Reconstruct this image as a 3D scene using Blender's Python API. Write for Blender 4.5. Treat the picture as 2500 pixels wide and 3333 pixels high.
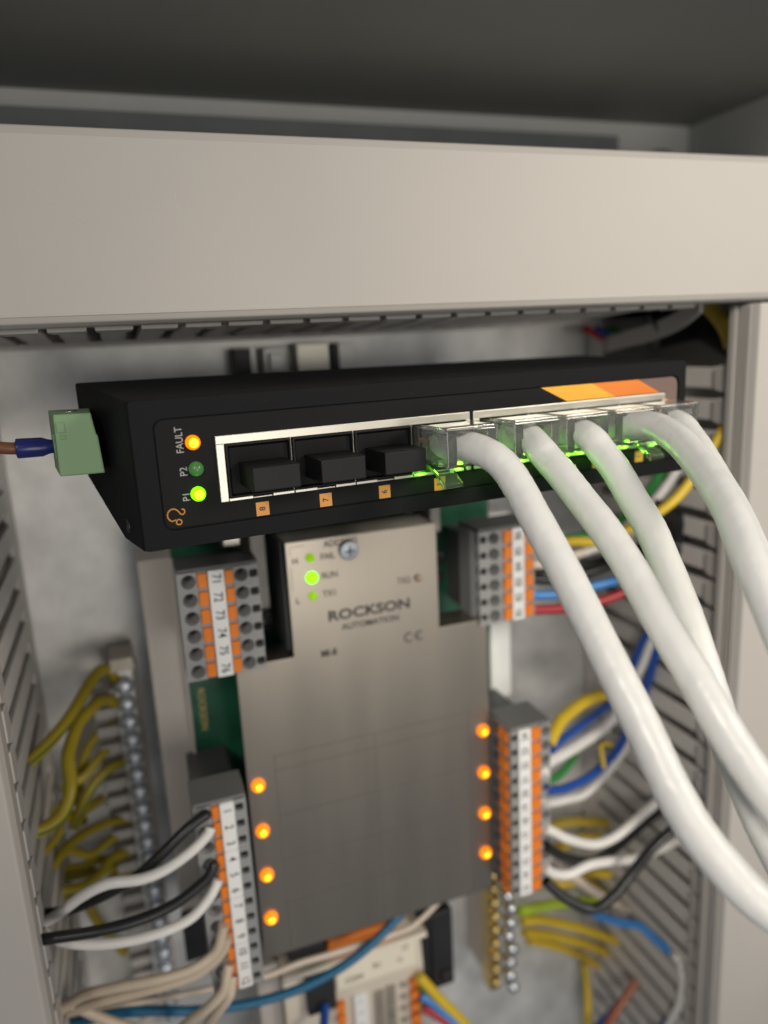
import bpy, bmesh, math, random
from mathutils import Vector, Matrix
random.seed(4)
scene = bpy.context.scene
for o in list(bpy.data.objects):
    bpy.data.objects.remove(o)

# ------------------------------------------------------------------ camera, world, lamps, exposure
MM = 0.001
EYE_Z = 1.40                      # eye level above the floor (m); all coordinates below are mm relative to that level
def P(x, y, z): return Vector((x*MM, y*MM, z*MM + EYE_Z))

cam_data = bpy.data.cameras.new('camera')
cam = bpy.data.objects.new('camera', cam_data)
scene.collection.objects.link(cam)
RIGHT = Vector((0.938834, -0.340752, -0.049786))
DOWN = Vector((-0.120767, -0.190390, -0.974252))
FWD = Vector((0.322500, 0.920673, -0.219896))
m = Matrix.Identity(4)
for i in range(3):
    m[i][0] = RIGHT[i]; m[i][1] = -DOWN[i]; m[i][2] = -FWD[i]
m.translation = P(0, 0, 0)
cam.matrix_world = m
cam_data.sensor_fit = 'HORIZONTAL'
cam_data.sensor_width = 36.0
cam_data.lens = 2422.6/2500*36.0
cam_data.clip_start = 0.005
cam_data.clip_end = 20
cam_data.dof.use_dof = True
cam_data.dof.focus_distance = 0.153
cam_data.dof.aperture_fstop = 11.0
scene.camera = cam

world = bpy.data.worlds.new('World'); scene.world = world
world.use_nodes = True
bg = world.node_tree.nodes['Background']
bg.inputs['Color'].default_value = (0.72, 0.80, 0.92, 1)
bg.inputs['Strength'].default_value = 0.17

def area_lamp(name, loc, target, size, power, color, spread=180):
    d = bpy.data.lights.new(name, 'AREA'); d.shape = 'DISK'; d.size = size; d.energy = power; d.color = color
    d.spread = math.radians(spread)
    o = bpy.data.objects.new(name, d); scene.collection.objects.link(o)
    o.location = P(*loc)
    o.rotation_euler = (P(*target) - P(*loc)).to_track_quat('-Z', 'Y').to_euler()
    return o
def spot_lamp(name, loc, target, angle, power, color, radius):
    d = bpy.data.lights.new(name, 'SPOT'); d.spot_size = math.radians(angle); d.spot_blend = 1.0; d.energy = power; d.color = color; d.shadow_soft_size = radius
    o = bpy.data.objects.new(name, d); scene.collection.objects.link(o)
    o.location = P(*loc); o.rotation_euler = (P(*target) - P(*loc)).to_track_quat('-Z', 'Y').to_euler()
    return o
spot_lamp('right_key_spot', (700, -460, 260), (235, 172, -20), 44, 20, (1.0, 0.92, 0.79), 0.12)  # added spot; its cone leaves the lower left dark in place of a shadow
spot_lamp('cable_fill_spot', (-330, -720, 380), (195, 150, -45), 27, 33, (1.0, 0.93, 0.82), 0.12)  # added unseen spot from upper left to brighten the cables
area_lamp('room_bounce', (260, -900, -190), (90, 200, -60), 0.50, 2.9, (1.0, 0.94, 0.85))  # added area light, stands in for bounce off a pale floor and wall

scene.view_settings.view_transform = 'Standard'
scene.view_settings.look = 'None'
scene.view_settings.gamma = 1
scene.view_settings.exposure = 0
scene.render.resolution_x = 768; scene.render.resolution_y = 1024

# ------------------------------------------------------------------ materials
MATS = {}
def mat(name, color, rough=0.5, metal=0.0, var=0.06, vscale=60, bump=0.0, bscale=400, stretch=None, spec=0.5, coat=0.0, sss=0.0, trans=0.0, ior=1.5, dirt=0.0, bdist=0.0003):
    m = bpy.data.materials.new(name); m.use_nodes = True
    nt = m.node_tree; n = nt.nodes; l = nt.links
    b = n['Principled BSDF']
    tc = n.new('ShaderNodeTexCoord'); mp = n.new('ShaderNodeMapping')
    l.new(tc.outputs['Object'], mp.inputs['Vector'])
    if stretch: mp.inputs['Scale'].default_value = stretch
    nz = n.new('ShaderNodeTexNoise'); nz.inputs['Scale'].default_value = vscale; nz.inputs['Detail'].default_value = 5
    l.new(mp.outputs['Vector'], nz.inputs['Vector'])
    cr = n.new('ShaderNodeValToRGB')
    c = Vector(color[:3])
    cr.color_ramp.elements[0].position = 0.3; cr.color_ramp.elements[1].position = 0.7
    cr.color_ramp.elements[0].color = (*(c*(1-var)), 1); cr.color_ramp.elements[1].color = (*[min(1, v*(1+var)) for v in c], 1)
    l.new(nz.outputs['Fac'], cr.inputs['Fac'])
    col = cr.outputs['Color']
    if dirt > 0:
        n2 = n.new('ShaderNodeTexNoise'); n2.inputs['Scale'].default_value = 900; n2.inputs['Detail'].default_value = 2
        l.new(tc.outputs['Object'], n2.inputs['Vector'])
        r2 = n.new('ShaderNodeValToRGB'); r2.color_ramp.elements[0].position = 0.70; r2.color_ramp.elements[1].position = 0.80
        r2.color_ramp.elements[0].color = (0, 0, 0, 1); r2.color_ramp.elements[1].color = (dirt, dirt, dirt, 1)
        l.new(n2.outputs['Fac'], r2.inputs['Fac'])
        mx = n.new('ShaderNodeMix'); mx.data_type = 'RGBA'
        l.new(r2.outputs['Color'], mx.inputs['Factor']); l.new(col, mx.inputs['A']); mx.inputs['B'].default_value = (0.35, 0.34, 0.31, 1)
        col = mx.outputs['Result']
    l.new(col, b.inputs['Base Color'])
    b.inputs['Metallic'].default_value = metal
    b.inputs['Specular IOR Level'].default_value = spec
    b.inputs['Coat Weight'].default_value = coat
    b.inputs['IOR'].default_value = ior
    b.inputs['Transmission Weight'].default_value = trans
    if sss:
        b.inputs['Subsurface Weight'].default_value = sss; b.inputs['Subsurface Radius'].default_value = (0.003, 0.002, 0.0015); b.inputs['Subsurface Scale'].default_value = 0.6
    mr = n.new('ShaderNodeMapRange'); mr.inputs['To Min'].default_value = max(0.01, rough*0.85); mr.inputs['To Max'].default_value = min(1, rough*1.15)
    l.new(nz.outputs['Fac'], mr.inputs['Value']); l.new(mr.outputs['Result'], b.inputs['Roughness'])
    if bump > 0:
        nb = n.new('ShaderNodeTexNoise'); nb.inputs['Scale'].default_value = bscale; nb.inputs['Detail'].default_value = 3
        l.new(mp.outputs['Vector'], nb.inputs['Vector'])
        bp = n.new('ShaderNodeBump'); bp.inputs['Strength'].default_value = bump; bp.inputs['Distance'].default_value = bdist
        l.new(nb.outputs['Fac'], bp.inputs['Height']); l.new(bp.outputs['Normal'], b.inputs['Normal'])
    MATS[name] = m
    return m

def emit(name, color, strength, rough=0.25):
    m = bpy.data.materials.new(name); m.use_nodes = True
    nt = m.node_tree; b = nt.nodes['Principled BSDF']
    nz = nt.nodes.new('ShaderNodeTexNoise'); nz.inputs['Scale'].default_value = 300
    mr = nt.nodes.new('ShaderNodeMapRange'); mr.inputs['To Min'].default_value = strength*0.92; mr.inputs['To Max'].default_value = strength*1.08
    nt.links.new(nz.outputs['Fac'], mr.inputs['Value']); nt.links.new(mr.outputs['Result'], b.inputs['Emission Strength'])
    b.inputs['Base Color'].default_value = (*[0.4*c for c in color], 1)
    b.inputs['Emission Color'].default_value = (*color, 1)
    b.inputs['Roughness'].default_value = rough
    MATS[name] = m
    return m

mat('duct', (0.44, 0.413, 0.386), 0.5, var=0.025, vscale=25, bump=0.05, bscale=500, stretch=(1, 1, 1))
mat('duct_wall', (0.58, 0.55, 0.52), 0.5, var=0.04, vscale=40, bump=0.05, bscale=400)
mat('roof_paint_shaded', (0.20, 0.205, 0.195), 0.55, var=0.04, vscale=30, bump=0.15, bscale=900)  # same cabinet paint, darkened to put the roof's shade into its colour
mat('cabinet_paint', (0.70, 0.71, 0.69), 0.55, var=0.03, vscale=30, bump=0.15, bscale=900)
mat('dark_steel', (0.10, 0.11, 0.115), 0.45, 0.4, var=0.2, vscale=60)
mat('rail_grey', (0.22, 0.24, 0.245), 0.5, 0.0, var=0.08, vscale=60)
mat('galvanised', (0.80, 0.795, 0.775), 0.38, 0.35, var=0.20, vscale=60, bump=0.06, bscale=90)
mat('zinc', (0.74, 0.77, 0.82), 0.17, 1.0, var=0.1, vscale=200)
mat('brass', (0.62, 0.47, 0.20), 0.35, 1.0, var=0.15, vscale=150)
mat('steel', (0.37, 0.33, 0.28), 0.32, 0.88, var=0.05, vscale=30, bump=0.012, bscale=260, stretch=(2.2, 1, 0.35))
mat('tin', (0.58, 0.555, 0.49), 0.36, 0.85, var=0.07, vscale=80, bump=0.04, bscale=150)
mat('zinc_dull', (0.66, 0.71, 0.78), 0.42, 0.7, var=0.08, vscale=200)
mat('switch_black', (0.0055, 0.0057, 0.0072), 0.62, var=0.15, vscale=120, bump=0.12, bscale=1800, dirt=0.05, spec=0.16)
mat('panel_black', (0.0065, 0.0067, 0.0075), 0.58, var=0.1, vscale=150, bump=0.05, bscale=2000, dirt=0.03, spec=0.16)
mat('cap_black', (0.005, 0.005, 0.0055), 0.52, var=0.1, vscale=100, bump=0.03, bscale=600, spec=0.3)
mat('cavity', (0.008, 0.008, 0.008), 0.7, var=0.1)
mat('black_plastic', (0.018, 0.018, 0.019), 0.42, var=0.15, vscale=80)
mat('clear_plastic', (0.98, 0.985, 0.98), 0.008, var=0.01, trans=0.93, ior=1.49)
mat('clear_latch', (0.97, 0.98, 0.97), 0.04, var=0.01, trans=0.97, ior=1.5)
mat('cable_white', (0.775, 0.77, 0.75), 0.36, var=0.03, vscale=60, bump=0.6, bscale=110, bdist=0.0011, sss=0.12)
mat('label_grey', (0.40, 0.40, 0.41), 0.6, var=0.02)
mat('print_black', (0.02, 0.02, 0.022), 0.6, var=0.1)
mat('print_grey', (0.028, 0.028, 0.03), 0.6, var=0.15)
mat('print_faint', (0.10, 0.094, 0.084), 0.6, var=0.1)
mat('label_pale', (0.60, 0.58, 0.54), 0.5, var=0.05)
mat('print_gold', (0.50, 0.36, 0.12), 0.45, var=0.15)
mat('tag_orange', (0.62, 0.27, 0.055), 0.5, var=0.04)
mat('stripe_yellow', (0.86, 0.42, 0.035), 0.45, var=0.03)
mat('stripe_orange', (0.74, 0.20, 0.02), 0.45, var=0.03)
mat('stripe_brown', (0.16, 0.105, 0.085), 0.45, var=0.04)
mat('green_plug', (0.185, 0.315, 0.155), 0.45, var=0.05, vscale=90, bump=0.1, bscale=600)
mat('term_grey', (0.285, 0.285, 0.285), 0.5, var=0.04, vscale=80, bump=0.05, bscale=500)
mat('term_mid', (0.17, 0.17, 0.168), 0.5, var=0.05)
mat('tab_grey', (0.52, 0.49, 0.47), 0.5, var=0.05)
mat('term_dark', (0.085, 0.086, 0.088), 0.5, var=0.06)
mat('lever_orange', (0.80, 0.21, 0.015), 0.42, var=0.06, vscale=150)
mat('marker_white', (0.80, 0.80, 0.79), 0.55, var=0.02)
mat('pcb', (0.010, 0.085, 0.045), 0.35, var=0.25, vscale=140, coat=0.2)
mat('carrier', (0.46, 0.425, 0.395), 0.5, var=0.03)
mat('carrier_white', (0.74, 0.75, 0.74), 0.5, var=0.03)
mat('cream', (0.62, 0.555, 0.47), 0.5, var=0.03)
mat('cream_label', (0.76, 0.70, 0.58), 0.6, var=0.03)
mat('cream_dark', (0.30, 0.27, 0.23), 0.55, var=0.2, vscale=300)
mat('ferrule_blue', (0.012, 0.016, 0.13), 0.28, var=0.1)
mat('led_dull', (0.32, 0.25, 0.19), 0.3, var=0.05)
mat('component_grey', (0.42, 0.40, 0.37), 0.6, var=0.15, vscale=200)
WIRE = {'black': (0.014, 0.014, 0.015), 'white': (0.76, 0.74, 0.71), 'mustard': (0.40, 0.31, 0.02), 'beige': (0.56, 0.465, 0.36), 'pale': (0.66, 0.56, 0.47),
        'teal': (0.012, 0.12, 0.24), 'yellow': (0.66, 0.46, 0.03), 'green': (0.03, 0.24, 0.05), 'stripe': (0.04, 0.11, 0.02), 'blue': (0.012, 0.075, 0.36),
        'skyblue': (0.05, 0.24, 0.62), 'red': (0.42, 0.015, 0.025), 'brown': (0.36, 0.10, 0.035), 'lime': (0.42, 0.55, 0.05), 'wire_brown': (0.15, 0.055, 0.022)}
for k, c in WIRE.items():
    mat('wire_'+k, c, 0.36, var=0.06, vscale=120, bump=0.08, bscale=200)
emit('led_green', (0.22, 1.0, 0.0), 2.2)
emit('led_green_core', (0.75, 1.0, 0.02), 2.0)
emit('led_unlit_glow', (0.30, 0.62, 0.0), 0.72)  # unlit lamps; faint emission stands in for the light they reflect
emit('led_off_green', (0.06, 0.20, 0.05), 0.55)  # unlit lamp; slight emission imitates light caught in its lens
emit('led_amber', (1.0, 0.22, 0.0), 1.5)
emit('led_amber_core', (1.0, 0.62, 0.02), 2.6)
emit('led_port', (0.26, 1.0, 0.0), 8.0)

# ------------------------------------------------------------------ mesh helpers (all shapes given in mm)
class G:
    """collects faces of ONE mesh"""
    def __init__(s): s.v = []; s.f = []; s.mi = []
    def add(s, vs, fs, mi=0):
        k = len(s.v); s.v += [Vector(p) for p in vs]; s.f += [[k+i for i in f] for f in fs]; s.mi += [mi]*len(fs); return s
    def box(s, x0, x1, y0, y1, z0, z1):
        if x0 > x1: x0, x1 = x1, x0
        if z0 > z1: z0, z1 = z1, z0
        if y0 > y1: y0, y1 = y1, y0
        return s.add([(x0,y0,z0),(x1,y0,z0),(x1,y1,z0),(x0,y1,z0),(x0,y0,z1),(x1,y0,z1),(x1,y1,z1),(x0,y1,z1)],
                     [(0,3,2,1),(4,5,6,7),(0,1,5,4),(1,2,6,5),(2,3,7,6),(3,0,4,7)])
    def hexa(s, a, b):
        """a: four corners of one end, b: the matching four of the other"""
        return s.add(list(a)+list(b), [(3,2,1,0),(4,5,6,7),(0,1,5,4),(1,2,6,5),(2,3,7,6),(3,0,4,7)])
    def prism(s, poly, fn, t0, t1):
        """poly: 2D points; fn(u, v, t) -> 3D"""
        n = len(poly)
        vs = [fn(u, v, t0) for u, v in poly] + [fn(u, v, t1) for u, v in poly]
        fs = [list(range(n))[::-1], list(range(n, 2*n))] + [(i, (i+1) % n, n+(i+1) % n, n+i) for i in range(n)]
        return s.add(vs, fs)
    def tube(s, path, r, n=14, sub=5, stripe=None, wob=0.0, caps=True):
        pts = spline(path, sub)
        rings = []; t0 = (pts[1]-pts[0]).normalized(); u = t0.orthogonal().normalized()
        for i, p in enumerate(pts):
            t = (pts[min(i+1, len(pts)-1)]-pts[max(i-1, 0)]).normalized()
            u = (u-t*u.dot(t)).normalized(); w = t.cross(u)
            rr = r if not callable(r) else r(i/(len(pts)-1))
            rr *= 1+wob*math.sin(i*1.7+3*math.sin(i*.6))
            tw = 0.05*i if stripe else 0
            rings.append([p+(u*math.cos(a+tw)+w*math.sin(a+tw))*rr for a in [2*math.pi*k/n for k in range(n)]])
        k = len(s.v); s.v += [q for R_ in rings for q in R_]
        for i in range(len(rings)-1):
            for j in range(n):
                s.f.append([k+i*n+j, k+i*n+(j+1) % n, k+(i+1)*n+(j+1) % n, k+(i+1)*n+j])
                s.mi.append(1 if stripe and (j % (n//2)) in stripe else 0)
        if caps:
            s.f.append([k+j for j in range(n)][::-1]); s.mi.append(0)
            s.f.append([k+(len(rings)-1)*n+j for j in range(n)]); s.mi.append(0)
        return s
    def lathe(s, c, axis, prof, n=20):
        """prof: (radius, height along axis) pairs; closes where radius is 0"""
        c = Vector(c); ax = Vector(axis).normalized(); u = ax.orthogonal().normalized(); w = ax.cross(u)
        k = len(s.v); idx = []
        for r, h in prof:
            if r < 1e-6: idx.append([len(s.v)]*n); s.v.append(c+ax*h)
            else:
                idx.append([len(s.v)+j for j in range(n)]); s.v += [c+ax*h+(u*math.cos(2*math.pi*j/n)+w*math.sin(2*math.pi*j/n))*r for j in range(n)]
        for a, b in zip(idx, idx[1:]):
            for j in range(n):
                q = [a[j], a[(j+1) % n], b[(j+1) % n], b[j]]; q2 = []
                for i in q:
                    if i not in q2: q2.append(i)
                if len(q2) > 2: s.f.append(q2); s.mi.append(0)
        return s

def spline(path, sub):
    p = [Vector(q) for q in path]
    if sub <= 1 or len(p) < 3: return p
    e = [p[0]*2-p[1]] + p + [p[-1]*2-p[-2]]; out = []
    for i in range(1, len(e)-2):
        a, b, c, d = e[i-1:i+3]
        for k in range(sub):
            t = k/sub
            out.append(0.5*((2*b)+(c-a)*t+(2*a-5*b+4*c-d)*t*t+(3*b-a-3*c+d)*t**3))
    out.append(p[-1]); return out

class Frame:
    """a thing's own frame: base point in mm (world axes), or a full matrix with local mm coordinates"""
    def __init__(s, base=None, matrix=None): s.base = Vector(base) if base is not None else None; s.m = matrix
    def loc(s, v): return (Vector(v)-s.base)*MM if s.m is None else Vector(v)*MM
WORLD = Frame((0, 0, 0))

def link(o, parent=None):
    scene.collection.objects.link(o)
    if parent is not None: o.parent = parent
    return o
def tag(o, label, cat=None, group=None, kind=None):
    if label: o['label'] = label
    if cat: o['category'] = cat
    if group: o['group'] = group
    if kind: o['kind'] = kind
    return o
def mesh_of(name, g, mats, fr, bevel=0, smooth=False, seg=2, angle=35):
    me = bpy.data.meshes.new(name)
    me.from_pydata([fr.loc(v) for v in g.v], [], g.f)
    for m_ in (mats if isinstance(mats, (list, tuple)) else [mats]): me.materials.append(MATS[m_])
    me.polygons.foreach_set('material_index', g.mi)
    bm = bmesh.new(); bm.from_mesh(me)
    bmesh.ops.recalc_face_normals(bm, faces=bm.faces)
    if bevel:
        ed = [e for e in bm.edges if len(e.link_faces) == 2 and e.calc_face_angle(0) > math.radians(angle)]
        bmesh.ops.bevel(bm, geom=ed, offset=bevel*MM, segments=seg, affect='EDGES', profile=0.6, clamp_overlap=True)
    for f in bm.faces: f.smooth = bool(smooth)
    bm.to_mesh(me); bm.free()
    if smooth == 'angle':
        me.set_sharp_from_angle(angle=math.radians(40))
    return me
def part(name, g, mats, parent=None, fr=WORLD, bevel=0, smooth=False, seg=2):
    o = bpy.data.objects.new(name, mesh_of(name, g, mats, fr, bevel, smooth, seg))
    return link(o, parent)
def solo(name, g, mats, label, cat, base, group=None, kind=None, bevel=0, smooth=False):
    fr = Frame(base)
    o = part(name, g, mats, None, fr, bevel, smooth); o.location = P(*base)
    return tag(o, label, cat, group, kind)
def thing(name, label, cat, base, group=None, kind=None):
    o = bpy.data.objects.new(name, None); o.empty_display_size = 0.01; link(o); o.location = P(*base)
    tag(o, label, cat, group, kind)
    return o, Frame(base)
def copy_part(src, parent, offset):
    c = src.copy(); link(c, parent); c.location = src.location + Vector(offset)*MM
    return c
def text(name, s, pos, xd, yd, size, material, parent, fr, sx=1.0, align='CENTER', shear=0.0, bold=0.0):
    cu = bpy.data.curves.new(name, 'FONT'); cu.body = s; cu.size = 1; cu.align_x = align; cu.align_y = 'CENTER'; cu.resolution_u = 3; cu.shear = shear; cu.offset = bold
    tmp = bpy.data.objects.new('tmp_text', cu)
    me = bpy.data.meshes.new_from_object(tmp)
    xd = Vector(xd).normalized(); yd = Vector(yd).normalized(); pos = Vector(pos)
    for v in me.vertices:
        q = pos + xd*(v.co.x*size*sx) + yd*(v.co.y*size)
        v.co = fr.loc(q)
    me.materials.clear(); me.materials.append(MATS[material])
    bpy.data.objects.remove(tmp); bpy.data.curves.remove(cu)
    o = bpy.data.objects.new(name, me)
    return link(o, parent)

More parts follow.
